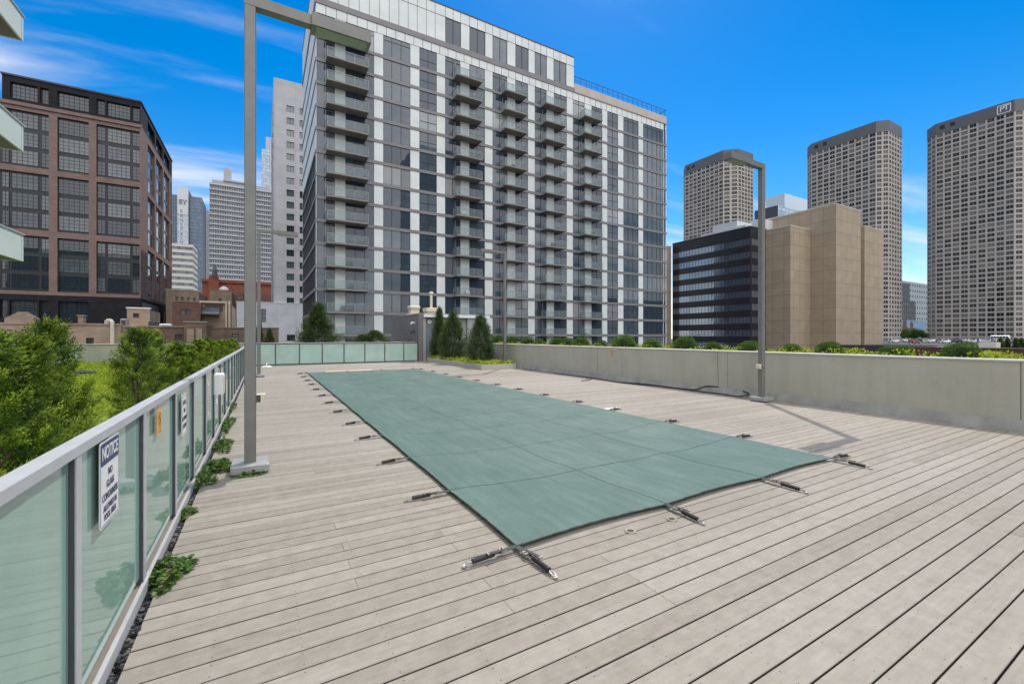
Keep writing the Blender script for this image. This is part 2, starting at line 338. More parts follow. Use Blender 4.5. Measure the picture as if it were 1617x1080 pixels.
# ------------------------------------------------------------------ facade kit
# local frame: u along +X, outside is -Y, so rz = 0 faces the viewer's south, +90 faces east, -90 faces west
_wm = {}
def win_mb(w, h, nx=1, ny=1, fr=.06, ms=.04, gm=1, mb=None, T=None, glassrows=None):
    mb = mb or MB(); T = T or (lambda x, y, z: (x, y, z))
    def bx(x0, x1, y0, y1, z0, z1, m):
        i = len(mb.v)
        mb.v += [T(*p) for p in ((x0, y0, z0), (x1, y0, z0), (x1, y1, z0), (x0, y1, z0), (x0, y0, z1), (x1, y0, z1), (x1, y1, z1), (x0, y1, z1))]
        for q in ((0, 3, 2, 1), (4, 5, 6, 7), (0, 1, 5, 4), (1, 2, 6, 5), (3, 0, 4, 7)): mb.f.append(tuple(i + a for a in q)); mb.m.append(m)
    i = len(mb.v); mb.v += [T(*p) for p in ((0, 0, 0), (w, 0, 0), (w, 0, h), (0, 0, h))]; mb.f.append((i, i + 1, i + 2, i + 3)); mb.m.append(gm)
    if fr:
        bx(0, fr, -.06, -.004, 0, h, 0); bx(w - fr, w, -.06, -.004, 0, h, 0); bx(fr, w - fr, -.06, -.004, 0, fr, 0); bx(fr, w - fr, -.06, -.004, h - fr, h, 0)
    xs = nx if isinstance(nx, (list, tuple)) else [w * k / nx for k in range(1, nx)]
    ys = ny if isinstance(ny, (list, tuple)) else [h * k / ny for k in range(1, ny)]
    for x in xs: bx(x - ms / 2, x + ms / 2, -.05, -.004, fr, h - fr, 0)
    for z in ys: bx(fr, w - fr, -.045, -.004, z - ms / 2, z + ms / 2, 0)
    return mb
class Bld:
    """collects the windows of one building; the 100 that show largest become parts, the rest one part"""
    def __init__(s, name, label, cat, loc, group=None):
        s.root = thing(name, label, cat, loc, group); s.loc = Vector(loc); s.wins = []; s.wall = {}
    def mb(s, key): return s.wall.setdefault(key, MB())
    def lbox(s, key, O, rz, u0, u1, y0, y1, z0, z1, m=0):
        c, sn = math.cos(rz), math.sin(rz); mb = s.mb(key); i = len(mb.v)
        for (u, y, z) in ((u0, y0, z0), (u1, y0, z0), (u1, y1, z0), (u0, y1, z0), (u0, y0, z1), (u1, y0, z1), (u1, y1, z1), (u0, y1, z1)):
            mb.v.append((O[0] + c * u - sn * y, O[1] + sn * u + c * y, z))
        for q in ((0, 3, 2, 1), (4, 5, 6, 7), (0, 1, 5, 4), (1, 2, 6, 5), (2, 3, 7, 6), (3, 0, 4, 7)): mb.f.append(tuple(i + a for a in q)); mb.m.append(m)
    def win(s, O, rz, u0, u1, z0, z1, depth, nx=1, ny=1, fr=.06, ms=.04, mats=None):
        c, sn = math.cos(rz), math.sin(rz)
        p = (O[0] + c * u0 - sn * depth, O[1] + sn * u0 + c * depth, z0)
        s.wins.append((p, rz, round(u1 - u0, 3), round(z1 - z0, 3), nx if isinstance(nx, int) else tuple(round(a, 3) for a in nx), ny if isinstance(ny, int) else tuple(round(a, 3) for a in ny), fr, ms, mats))
    def facade(s, key, O, rz, U, Z, cols, rows, t=.35, wd=None, **kw):
        """solid piers and spandrels with openings at cols x rows; windows set back in them"""
        wd = t * .7 if wd is None else wd; cols = sorted(cols); rows = sorted(rows); u = U[0]
        for a, b in cols + [(U[1], None)]:
            if a - u > 1e-4: s.lbox(key, O, rz, u, a, 0, t, Z[0], Z[1])
            if b is None: break
            z = Z[0]
            for c0, c1 in rows + [(Z[1], None)]:
                if c0 - z > 1e-4: s.lbox(key, O, rz, a, b, 0, t, z, c0)
                if c1 is None: break
                s.win(O, rz, a, b, c0, c1, wd, **kw); z = c1
            u = b
    def finish(s, mats, winmats, limit=100):
        for k, mb in s.wall.items(): mb.build(k, mats[k], s.root)
        def size(w):
            p, rz, ww, hh = w[:4]; c, sn = math.cos(rz), math.sin(rz)
            q = [proj(p[0] + c * a, p[1] + sn * a, p[2] + z) for a in (0, ww) for z in (0, hh)]
            if any(x is None for x in q): return 0
            x0, x1 = min(a[0] for a in q), max(a[0] for a in q); y0, y1 = min(a[1] for a in q), max(a[1] for a in q)
            if x1 < 0 or x0 > 1617 or y1 < 0 or y0 > 545: return 0
            return (min(x1, 1617) - max(x0, 0)) * (min(y1, 545) - max(y0, 0)) * (1 if -sn * p[0] * 0 == 0 else 1)
        ws = sorted(s.wins, key=size, reverse=True); rest = {}
        for i, wv in enumerate(ws):
            p, rz, ww, hh, nx, ny, fr, ms, mt = wv
            mt = mt or winmats
            if i < limit:
                key = (ww, hh, nx, ny, fr, ms, tuple(m.name for m in mt))
                if key not in _wm: _wm[key] = win_mb(ww, hh, nx, ny, fr, ms).mesh('window', mt)
                link('window', _wm[key], s.root, Vector(p) - s.loc, rz)
            else:
                c, sn = math.cos(rz), math.sin(rz)
                win_mb(ww, hh, nx, ny, fr, ms, mb=rest.setdefault(tuple(m.name for m in mt), (MB(), mt))[0],
                       T=lambda x, y, z, p=p, c=c, sn=sn: (p[0] + c * x - sn * y, p[1] + sn * x + c * y, p[2] + z))
        if rest:
            allm = []; big = MB()
            for mb, mt in rest.values():
                o = len(big.v); k = len(allm); allm += list(mt)
                big.v += mb.v; big.f += [tuple(a + o for a in f) for f in mb.f]; big.m += [k + a for a in mb.m]
            tag(big.build('window', allm, s.root), kind='stuff')
        return s.root
def intervals(a, b, n, frac):       # n equal bays, opening takes frac of each
    p = (b - a) / n; return [(a + p * i + p * (1 - frac) / 2, a + p * (i + 1) - p * (1 - frac) / 2) for i in range(n)]
GZ = -18.0      # street level
PZ = -.75       # rooftop car park level

# ------------------------------------------------------------------ setting: ground
g = MB(); g.quad((-2500, -2500, GZ), (2500, -2500, GZ), (2500, 2500, GZ), (-2500, 2500, GZ))
tag(g.build('street_ground', M('asphalt', (.055, .055, .056), .9, 0, .25, .05)), kind='structure')
DX0, DX1, DY0, DY1 = -.605, 11.25, -2.6, 28.0
PX0, PX1, PY0, PY1 = 2.05, 6.2, 3.25, 20.65        # pool opening under the cover
d = MB()
nrow = int((DY1 - DY0) / PITCH)
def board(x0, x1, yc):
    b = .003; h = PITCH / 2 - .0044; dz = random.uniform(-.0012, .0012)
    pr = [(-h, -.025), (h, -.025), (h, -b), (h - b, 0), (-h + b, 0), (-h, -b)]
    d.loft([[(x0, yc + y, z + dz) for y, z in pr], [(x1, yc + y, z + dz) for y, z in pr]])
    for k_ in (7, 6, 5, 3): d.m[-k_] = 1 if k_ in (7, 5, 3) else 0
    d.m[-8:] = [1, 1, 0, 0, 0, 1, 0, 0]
row0 = math.floor(DY0 / PITCH)
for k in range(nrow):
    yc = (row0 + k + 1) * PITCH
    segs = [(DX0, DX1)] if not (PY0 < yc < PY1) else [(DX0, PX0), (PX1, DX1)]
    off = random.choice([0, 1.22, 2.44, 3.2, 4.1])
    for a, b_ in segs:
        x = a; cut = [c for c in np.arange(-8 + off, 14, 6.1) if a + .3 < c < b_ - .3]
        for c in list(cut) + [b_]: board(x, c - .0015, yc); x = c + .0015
tag(d.build('pool_deck', [m_deck, M('shaded_board_edge', (.05, .045, .04), .9, 0, .3, 6)]), kind='structure')  # board sides coloured dark, painting shade into the gaps
u = MB(); u.box(-.9, PX0, DY0, 28.6, -.3, -.045); u.box(PX1, 11.8, DY0, 28.6, -.3, -.045); u.box(PX0, PX1, DY0, PY0, -.3, -.045); u.box(PX0, PX1, PY1, 28.6, -.3, -.045)
u.box(PX0, PX1, PY0, PY1, -1.6, -1.5)
tag(u.build('roof_slab', m_under), kind='structure')
u = MB(); u.box(-30, 11.9, -12, 60, GZ, -.3 - .004 - 1.5)
tag(u.build('podium_floor', M('podium_concrete', (.3, .29, .27), .9)), kind='structure')

# ------------------------------------------------------------------ pool cover with its straps
CX0, CX1, CY0, CY1 = 1.69, 6.53, 2.88, 21.0
YS = [2.88, 4.26, 5.70, 7.20, 8.55, 10.0, 11.45, 12.95, 14.5, 16.1, 17.6, 19.3, 21.0]; XS = [1.69, 3.36, 4.93, 6.53]
def scal(v, pts, amp):
    for a, b in zip(pts, pts[1:]):
        if a <= v <= b: return amp * math.sin(math.pi * (v - a) / (b - a)) ** 1.0
    return 0
def cpt(x, y):
    u = (x - CX0) / (CX1 - CX0); v = (y - CY0) / (CY1 - CY0)
    fx = max(0, 1 - u / .12), max(0, 1 - (1 - u) / .12); fy = max(0, 1 - (y - CY0) / 1.2), max(0, 1 - (CY1 - y) / 1.2)
    dx = scal(y, YS, .013) * (fx[0] - fx[1]); dy = scal(x, XS, .040) * (fy[0] - fy[1])
    e = min(1, min(u, 1 - u) * (CX1 - CX0) / 1.1) * min(1, min(y - CY0, CY1 - y) / 1.3)
    e = e * e * (3 - 2 * e)
    sag = -.075 * e * (.6 + .6 * math.sin(math.pi * v))
    tens = .012 * e * (abs(math.sin(math.pi * (y - CY0) / 1.49)) - .5)      # pillowing between the webbing
    wr = .010 * e * (math.sin(7 * x + 1.3 * y) * math.sin(2.1 * y + x) + .7 * math.sin(3.3 * y - 2.2 * x + 1) * math.cos(1.7 * x))
    cor = min(abs(x - CX0), abs(x - CX1)) + min(abs(y - CY0), abs(y - CY1))
    return (x + dx, y + dy, .044 + sag - tens + wr)
NXc, NYc = 72, 240
xs = np.linspace(CX0, CX1, NXc + 1); ys = np.linspace(CY0, CY1, NYc + 1)
cover = thing('pool_cover', 'large green mesh safety cover strapped over the swimming pool', 'pool cover', (4.1, 12, 0))
c = MB()
for y in ys:
    for x in xs: c.v.append(cpt(x, y))
for j in range(NYc):
    for i in range(NXc):
        a = j * (NXc + 1) + i; c.f.append((a, a + 1, a + NXc + 2, a + NXc + 1)); c.m.append(0)
c.build('fabric', m_cover, cover, smooth=True)
h = MB()        # hem round the edge
for pts in ([(x, CY0) for x in xs], [(x, CY1) for x in xs], [(CX0, y) for y in ys], [(CX1, y) for y in ys]):
    P = [Vector(cpt(*p)) for p in pts]
    h.tube([p + Vector((0, 0, -.004)) for p in P], .0065, 6)
h.build('hem', m_web, cover)
s_ = MB()
def strip(pts, wd, up=.0035):
    P = [Vector(cpt(*p)) for p in pts]
    for a, b in zip(P, P[1:]):
        dv = (b - a).normalized(); n = Vector((dv.y, -dv.x, 0)) * wd / 2; z = Vector((0, 0, up))
        s_.quad(a - n + z, a + n + z, b + n + z, b - n + z)
for x in XS[1:-1]: strip([(x, y) for y in ys], .010)
for y in YS[1:-1]: strip([(x, y + .0) for x in xs], .010)
s_.build('webbing', m_web, cover)
def strap_proto():
    a = MB(); a.bar((0, 0, .038), (.16, 0, .034), .045, .004); a.bar((.10, .012, .046), (.26, .02, .060), .026, .004); a.bar((.16, 0, .034), (.20, 0, .034), .03, .004)
    o = a.build('strap', m_webg)
    b = MB(); b.box(.105, .118, -.03, .03, .030, .048); b.box(.135, .148, -.03, .03, .030, .048); b.box(.1181, .1349, -.03, -.024, .032, .046); b.box(.1181, .1349, .024, .03, .032, .046)
    b.build('buckle', m_chrome, o, local=True); b = MB(); b.box(.255, .268, .004, .036, .054, .066); b.build('strap_end', m_chrome, o, local=True)
    s2 = MB(); s2.tube([(.20, 0, .034), (.215, 0, .034), (.36, 0, .030), (.375, 0, .028)], .020, 10); s2.build('spring_sleeve', m_black, o, local=True)
    an = MB(); an.tube([(.37, 0, .028), (.40, .012, .026), (.425, .014, .018), (.44, 0, .014), (.425, -.014, .018), (.40, -.012, .026), (.37, 0, .028)], .0055, 6)
    an.disc(.44, 0, -.005, .016, .017, 12); an.build('anchor', m_chrome, o, local=True)
    return o
proto = strap_proto()
first = True
def put_strap(x, y, ang):
    global first
    o = proto if first else copy_tree(proto); first = False
    o.parent = cover; o.location = Vector((x, y, 0)) - Vector(cover.location); o.rotation_euler = (0, 0, ang + R(random.uniform(-7, 7)))
    o.scale = (random.uniform(.94, 1.08), 1, 1)
for y in YS: put_strap(CX0, y, R(180)); put_strap(CX1, y, 0)
for x in XS: put_strap(x, CY0, R(-90)); put_strap(x, CY1, R(90))

# deck fittings
for i, (px, py) in enumerate([(995.5, 839), (1060.5, 820)]):
    x, y = gnd(px, py)
    t_ = thing('deck_socket', ['round brass deck socket ring nearer the corner of the pool cover', 'round brass deck socket ring beside the middle strap of the cover'][i], 'deck socket', (x, y, 0), 'sockets let into the deck')
    r_ = MB()
    for k in range(20):
        a, b2 = 2 * math.pi * k / 20, 2 * math.pi * (k + 1) / 20
        for r0, r1, z0, z1 in ((.030, .046, .008, .008), (.046, .050, .008, .0015), (.030, .028, .008, .002)):
            r_.quad(*[(x + r * math.cos(q), y + r * math.sin(q), z) for r, q, z in ((r0, a, z0), (r1, a, z1), (r1, b2, z1), (r0, b2, z0))])
    r_.build('ring', M('dull_brass', (.30, .27, .20), .4, .5, .2, 30), t_); b_ = MB(); b_.disc(x, y, .0020, .0050, .031, 20); b_.build('hole', m_black, t_)
hb = MB(); hb.box(2.45, 4.55, 21.35, 21.9, .004, .03); hb.box(3.45, 3.52, 21.33, 21.92, .0302, .034)
tag(hb.build('hatch_cover', m_tan, org=(3.5, 21.6, 0)), 'flat tan plywood hatch board lying behind the far end of the cover', 'hatch cover')
x, y = gnd(966, 647); wl = MB(); wl.rbox(x - .16, x + .14, y - .11, y + .1, .003, .03, .01); wl.bar((x + .1, y, .034), (x + .28, y + .03, .02), .05, .012)
tag(wl.build('skimmer_lid', m_white, org=(x, y, 0)), 'small white skimmer lid on the deck at the right edge of the cover', 'lid')
x, y = gnd(421, 579); wl = MB(); wl.disc(x, y, .003, .05, .26, 24, r1=.2); wl.disc(x, y, .05, .25, .03, 12)
tag(wl.build('umbrella_base', m_white, org=(x, y, 0)), 'round white parasol base standing by the far glass fence', 'parasol base')

# ------------------------------------------------------------------ left glass fence
FX = -.68
fence = thing('glass_fence', 'long frosted glass fence with flat aluminium top rail down the left side of the deck', 'fence', (FX, 12, 0))
FP = 1.165; fy = [2.46 + FP * k for k in range(-4, 22)]
a = MB()
a.box(FX - .05, FX + .02, fy[0], 27.92, 1.158, 1.2)
a.build('top_rail', m_alu, fence)
for k, y in enumerate(fy[3::3]):
    sv = MB(); sv.box(FX - .0515, FX + .0215, y + .10, y + .13, 1.156, 1.2015); sv.build('rail_sleeve', m_alu, fence)
a = MB(); a.box(FX + .005, FX + .028, fy[0], 27.92, .0, .075); a.build('bottom_rail', m_alu, fence)
a = MB(); a.box(FX - .03, FX + .0045, fy[0], 27.92, .0, .06); a.build('glazing_track', M('brown_gasket', (.20, .165, .13), .7), fence)
pm = MB(); pm.box(-.04, .010, -.032, .026, -.05, 1.157, m=0); pm.box(.0105, .016, -.034, .028, -.05, 1.157, m=1)
pmesh = pm.mesh('post', [m_post, m_alu])
gm = MB(); gm.box(-.016, -.008, .03, FP - .035, .112, 1.16); gmesh = gm.mesh('glass_panel', m_frost)
for y in fy:
    link('post', pmesh, fence, (0, y - 12, 0))
    if y < 26.5: link('glass_panel', gmesh, fence, (0, y - 12, 0))
# gravel strip
gs = MB(); gs.quad((-.72, DY0, -.03), (-.6, DY0, -.03), (-.6, 28, -.03), (-.72, 28, -.03))
for k in range(5200):
    y = rng.random() ** 1.5 * 24 + .8 if k < 4200 else rng.random() * 27; x = rng.uniform(-.665, -.612); q = rng.uniform(.008, .024); hgt = rng.uniform(.004, .012)
    a0 = rng.random() * 6.28; tx, ty = rng.uniform(-.5, .5, 2); z = rng.uniform(-.028, -.006)
    pl = []; n_ = rng.integers(4, 7)
    for j in range(n_):
        an = a0 + 6.28 * j / n_; rr = q * rng.uniform(.6, 1.15); pl.append((rr * math.cos(an), rr * .7 * math.sin(an)))
    gs.loft([[(x + p, y + r, z + p * tx + r * ty) for p, r in pl], [(x + p * .9, y + r * .9, z + hgt + p * tx + r * ty) for p, r in pl]])
tag(gs.build('slate_gravel', m_slate), 'strip of dark slate chips along the foot of the glass fence', 'gravel', kind='stuff')

# signs on the fence
def text_mesh(txt, size, mat, name='lettering', bold=0.):
    cu = bpy.data.curves.new(name, 'FONT'); cu.body = txt; cu.size = size; cu.align_x = 'CENTER'; cu.align_y = 'CENTER'; cu.extrude = .0006; cu.offset = bold
    o = bpy.data.objects.new(name, cu); COL.objects.link(o); bpy.context.view_layer.update()
    me = bpy.data.meshes.new_from_object(o.evaluated_get(bpy.context.evaluated_depsgraph_get())); bpy.data.objects.remove(o); bpy.data.curves.remove(cu)
    me.name = name; me.materials.clear(); me.materials.append(mat); return me
def put_text(txt, size, mat, parent, loc, face='E', sx=1., bold=0., name='lettering'):
    o = bpy.data.objects.new(name, text_mesh(txt, size, mat, name, bold)); COL.objects.link(o); o.parent = parent
    o.location = loc; o.rotation_euler = (R(90), 0, {'E': R(90), 'S': 0, 'W': R(-90)}[face]); o.scale = (sx, 1, 1); return o
def plate(y0, y1, z0, z1, r, x, th, m=0, mb=None):       # rounded plate facing +X
    mb = mb or MB(); pl = []
    for cy, cz, a0 in ((y1 - r, z1 - r, 0), (y0 + r, z1 - r, 90), (y0 + r, z0 + r, 180), (y1 - r, z0 + r, 270)):
        for k in range(5): an = R(a0 + 22.5 * k); pl.append((cy + r * math.cos(an), cz + r * math.sin(an)))
    mb.loft([[(x, p, q) for p, q in pl], [(x + th, p, q) for p, q in pl]], m=m); return mb
SXp = FX + .012
def fsign(name, label, y0, y1, z0, z1): return thing(name, label, 'sign', (SXp, (y0 + y1) / 2, z0))
t_ = fsign('notice_sign', 'white sign with a blue NOTICE header on the nearest full glass panel', 2.72, 3.03, .735, 1.145)
plate(2.72, 3.03, .735, 1.145, .02, SXp, .004).build('plate', m_signw, t_)
pb = MB(); plate(2.728, 3.022, 1.03, 1.137, .014, SXp + .0041, .0008, mb=pb)
for yy0, yy1, zz0, zz1 in ((2.727, 2.730, .75, 1.03), (3.020, 3.023, .75, 1.03), (2.737, 3.013, .742, .745)): pb.box(SXp + .0041, SXp + .0049, yy0, yy1, zz0, zz1)
pb.build('header_band', m_navy, t_)
cy = 2.875 - (2.72 + 3.03) / 2
for txt, z, sz, mt, sx, bo in (('NOTICE', 1.083, .088, m_signw, .80, .0012), ('NO', .985, .050, m_ink, .85, .0), ('GLASS', .928, .050, m_ink, .85, .0), ('CONTAINERS', .872, .050, m_ink, .80, .0), ('ALLOWED IN', .818, .044, m_ink, .80, .0), ('POOL AREA', .775, .044, m_ink, .80, .0)):
    put_text(txt, sz, mt, t_, (.0056, 0, z - .735), sx=sx, bold=bo)
t_ = fsign('caution_sign', 'small yellow upright sign on the second glass panel', 3.99, 4.15, .93, 1.115)
plate(3.99, 4.15, .93, 1.115, .008, SXp, .004).build('plate', m_yel, t_)
rg = MB()
for k in range(20):
    for (r0, r1, cz, cy0) in ((.035, .047, 1.045, 4.07), (.016, .023, .985, 4.07)):
        a, b2 = 2 * math.pi * k / 20, 2 * math.pi * (k + 1) / 20
        rg.quad(*[(SXp + .0048, cy0 + r * math.cos(q), cz + r * math.sin(q)) for r, q in ((r0, a), (r1, a), (r1, b2), (r0, b2))])
rg.bar((SXp + .005, 4.04, 1.075), (SXp + .005, 4.10, 1.015), .003, .012); rg.box(SXp + .0045, SXp + .0052, 4.02, 4.12, .945, .955)
rg.build('prohibition_mark', m_red, t_)
t_ = fsign('pool_rules_sign', 'white sign with four lines of grey print on the third glass panel', 5.08, 5.36, .70, 1.09)
plate(5.08, 5.36, .70, 1.09, .015, SXp, .004).build('plate', m_signw, t_)
fb = MB()
for q in ((5.092, 5.095, .715, 1.075), (5.345, 5.348, .715, 1.075), (5.092, 5.348, .712, .715), (5.092, 5.348, 1.075, 1.078)): fb.box(SXp + .0041, SXp + .0049, *q)
fb.build('border_line', m_dgrey, t_)
for txt, z in (('NO PETS', 1.01), ('AREA', .935), ('ACCOMPANY', .86), ('CHILDREN', .785)): put_text(txt, .058, m_ink, t_, (.0056, 0, z - .70), sx=.74)
t_ = fsign('paper_notice', 'pale pink paper notice below the white box on the fence', 7.28, 7.5, .55, 1.0)
plate(7.28, 7.5, .55, 1.0, .004, SXp, .002).build('sheet', M('pink_paper', (.66, .56, .54), .8, 0, .1, 8), t_)
ln = MB()
for k in range(8): ln.box(SXp + .0022, SXp + .0028, 7.31, 7.47 - .03 * (k % 3), .93 - .045 * k, .942 - .045 * k)
ln.build('print_lines', m_dgrey, t_)
t_ = fsign('white_notice', 'plain white notice sheet on the glass panel behind the call box', 8.5, 8.75, .55, 1.05)
plate(8.5, 8.75, .55, 1.05, .004, SXp, .003).build('sheet', m_signw, t_)
ln = MB()
for k in range(7): ln.box(SXp + .0032, SXp + .0038, 8.53, 8.72 - .04 * (k % 2), .97 - .055 * k, .985 - .055 * k)
ln.build('print_lines', m_ink, t_)
t_ = thing('call_box', 'white emergency call box mounted on the fence rail beyond the lamp post', 'call box', (FX + .05, 7.75, .82))
cbm = MB(); cbm.rbox(FX + .05, FX + .17, 7.62, 7.88, .80, 1.10, .012); cbm.build('housing', m_white, t_)
cbm = MB(); cbm.box(FX + .1702, FX + .176, 7.65, 7.85, .84, 1.06); cbm.build('front_cover', m_cream, t_)
cbm = MB(); cbm.tube([(FX + .11, 7.75, 1.10), (FX + .11, 7.75, 1.16), (FX + .05, 7.75, 1.22), (FX - .02, 7.75, 1.225)], .008, 6); cbm.build('conduit', m_alu, t_)

# ------------------------------------------------------------------ lamp posts
def lamp(x, y, ztop, side, label, box_label, px=1):
    t_ = thing('lamp_post', label, 'lamp post', (x, y, 0), 'lamp posts round the deck')
    a = MB(); a.rbox(x - .2, x + .2, y - .2, y + .2, .025, .115, .01); a.build('base_plate', m_plate, t_)
    a = MB(); a.box(x - .17, x + .17, y - .17, y + .17, .001, .0249)
    a.build('foot_pad', m_black, t_)
    a = MB(); b = .008; hw = .062
    a.rbox(x - hw, x + hw, y - hw, y + hw, .116, ztop - .13, b); a.build('pole', m_lamp, t_)
    a = MB(); e = x + side * 1.42
    lo, hi_ = sorted((x - side * hw, x + side * .68)); a.box(lo, hi_, y - .06, y + .06, ztop - .1298, ztop)
    a.build('arm', m_lamp, t_)
    a = MB(); lo, hi_ = sorted((x + side * .681, e)); a.box(lo, hi_, y - .115, y + .115, ztop - .155, ztop + .004)
    hd = a.build('lamp_head', m_lamp, t_)
    a = MB(); a.box(lo + .05, hi_ - .05, y - .09, y + .09, ztop - .166, ztop - .156); a.build('lens', m_lens, hd, org=Vector((x, y, 0)))
    if box_label:
        bx_ = MB(); sx = 1 if side > 0 else -1
        bx_.rbox(x + sx * .064 if sx > 0 else x - .064 - .10, x + .164 if sx > 0 else x - .064, y - .055, y + .055, .83, .94, .008)
        bo = bx_.build('outlet_box', m_cream, t_)
        bx_ = MB(); bx_.box(*(sorted((x + sx * .0642, x + sx * .11))), y - .058, y + .058, .842, .928); bx_.build('box_collar', m_dgrey, bo, org=Vector((x, y, 0)))
    return t_
lamp(-.14, 6.22, 5.81, 1, 'tall grey lamp post nearest the viewer, in front of the glass fence', True)
lamp(-.16, 20.4, 6.0, 1, 'distant grey lamp post left of the pool, by the far end of the glass fence', False)
lamp(11.0, 6.42, 6.02, -1, 'grey lamp post with a cream outlet box in front of the right stucco wall', True)
lamp(11.02, 20.0, 6.1, -1, 'distant grey lamp post in the corner behind the conifer planter', False)

# ------------------------------------------------------------------ right stucco wall, planter strip on it
wall = thing('stucco_wall', 'long low grey stucco wall with zinc skirting along the right of the deck', 'wall', (11.5, 14, 0))
a = MB()
joints = [yat(px, 11.45) for px in (1612, 1149, 982, 841)]; ys_ = [-4] + sorted(joints) + [29.6]
for y0, y1 in zip(ys_, ys_[1:]): a.box(11.45, 11.85, y0 + .006, y1 - .006, -.04, 1.205)
a.build('panel', m_stucco, wall)
a = MB(); a.box(11.46, 11.84, -4, 29.6, -.03, 1.20); a.build('joint_sealant', M('joint_dark', (.10, .098, .09), .9), wall)
a = MB(); a.box(11.43, 11.9, -4.02, 29.6, 1.2055, 1.235); a.build('coping', m_coping, wall)
a = MB(); a.loft([[(11.27, -4, -.04), (11.449, -4, -.04), (11.449, -4, .185), (11.42, -4, .19), (11.32, -4, .05)], [(11.27, 29, -.04), (11.449, 29, -.04), (11.449, 29, .185), (11.42, 29, .19), (11.32, 29, .05)]])
a.build('skirting', m_flash, wall)
ck = MB()
for px, seed in ((1133, 1), (944, 2), (826, 3)):
    rr = random.Random(seed); y = yat(px, 11.45); z = 1.2; P = []
    zb = .24 if seed < 3 else .95
    while z > zb: P.append((11.4485, y, z)); z -= .05; y += rr.uniform(-.014, .012)
    ck.tube(P, .0055, 4)
ck.build('crack', m_black, wall)
ps = MB(); yc = yat(966, 11.445)
for k in range(16):
    a0, a1 = 2 * math.pi * k / 16, 2 * math.pi * (k + 1) / 16
    ps.quad(*[(11.4475, yc + r * math.cos(q) , z0 + r * math.sin(q)) for r, q, z0 in ((.05, a0, 1.05), (.085, a0, 1.05), (.085, a1, 1.05), (.05, a1, 1.05))])
    ps.quad(*[(11.4475, yc + r * math.cos(q) , z0 + r * math.sin(q)) for r, q, z0 in ((.03, a0, .93), (.055, a0, .93), (.055, a1, .93), (.03, a1, .93))])
ps.build('orange_mark', M('orange_paint', (.5, .22, .05), .7), wall)

# ------------------------------------------------------------------ hoses and cable on the deck
def curve_pts(P, n=10):
    P = [Vector(p) for p in P]; out = []
    for i in range(len(P) - 1):
        p0, p1, p2, p3 = P[max(i - 1, 0)], P[i], P[i + 1], P[min(i + 2, len(P) - 1)]
        for k in range(n):
            t = k / n; out.append(.5 * ((2 * p1) + (p2 - p0) * t + (2 * p0 - 5 * p1 + 4 * p2 - p3) * t * t + (3 * p1 - p0 - 3 * p2 + p3) * t ** 3))
    return out + [P[-1]]
def ground_line(pts, z=.016): return [(min(gnd(px, py, z)[0], 11.235), gnd(px, py, z)[1], z) for px, py in pts]
hp = ground_line([(880, 588.5), (915, 594), (950, 599), (978, 603.5), (1020, 608), (1050, 609), (1080, 613), (1110, 617), (1145, 622.5), (1165, 626)])
hp += [(11.22, 7.05, .05), (11.33, 6.95, .10), (11.38, 7.15, .16)]
hs_ = MB(); hs_.tube(curve_pts(hp), .016, 8)
tag(hs_.build('garden_hose', m_black, org=hp[4], smooth=True), 'long black hose running along the foot of the right wall to the lamp post', 'hose')
hp = ground_line([(978, 603.5), (1000, 605), (1030, 605), (1060, 609.5), (1083, 612)], .03) ; hp += [(11.25, 8.6, .05), (11.38, 8.3, .17), (11.41, 7.9, .19)]
hs_ = MB(); hs_.tube(curve_pts(hp), .015, 8)
tag(hs_.build('garden_hose', m_black, org=hp[2], smooth=True), 'shorter black hose arching over the skirting left of the lamp post', 'hose')
hp = ground_line([(918, 601), (930, 600), (934, 597), (925, 596)]); hs_ = MB(); hs_.tube(curve_pts(hp), .015, 8)
tag(hs_.build('garden_hose', m_black, org=hp[1], smooth=True), 'short curled black hose end lying on the deck away from the wall', 'hose')
cc = MB(); rr = random.Random(5); P = []
for k in range(34):
    a0 = k * .9; x0, y0 = gnd(838 + 10 * (k / 34), 584, 0); P.append((x0 + .25 * math.cos(a0) * rr.uniform(.6, 1.2) - .05, y0 + .6 * math.sin(a0) * rr.uniform(.5, 1.2), .015 + .05 * rr.random()))
cc.tube(curve_pts(P, 6), .014, 6)
tag(cc.build('cable_coil', M('grey_cable', (.22, .23, .24), .5, 0, .3, 4), org=P[0], smooth=True), 'tangled grey cable heap on the deck beside the far planter', 'cable')

# ------------------------------------------------------------------ far fence, parapet and stair house
FY = 28.02
ff = thing('glass_fence', 'short frosted glass fence across the far end of the deck', 'fence', (4.2, FY, 0))
fx = [FX + .05 + 1.222 * k for k in range(0, 9)]; fx[-1] = 8.85
a = MB(); a.box(fx[0], fx[-1], FY - .02, FY + .03, 1.19, 1.235); a.build('top_rail', m_post, ff)
a = MB(); a.box(fx[0], fx[-1], FY - .02, FY + .03, .01, .07); a.build('bottom_rail', m_post, ff)
for k, x in enumerate(fx):
    a = MB(); a.box(x - .028, x + .028, FY - .03, FY + .032, 0, 1.189); a.build('post', m_post, ff)
    if k < len(fx) - 1: a = MB(); a.box(x + .029, fx[k + 1] - .029, FY - .004, FY + .006, .071, 1.188); a.build('glass_panel', m_frost2, ff)
a = MB(); a.box(-16, 8.9, 28.75, 29.1, -.3, 1.24)
pw = a.build('parapet_wall', m_stucco, org=(0, 28.9, 0)); tag(pw, 'low grey parapet wall across the far edge of the roof behind the fence', 'wall')
a = MB(); a.box(-16, 8.9, 28.7, 29.15, 1.2405, 1.27); a.build('coping', m_coping, pw, org=Vector((0, 28.9, 0)))
sh = thing('stair_house', 'grey panelled rooftop stair house with a roll door behind the conifers', 'stair house', (11.4, 31, 0))
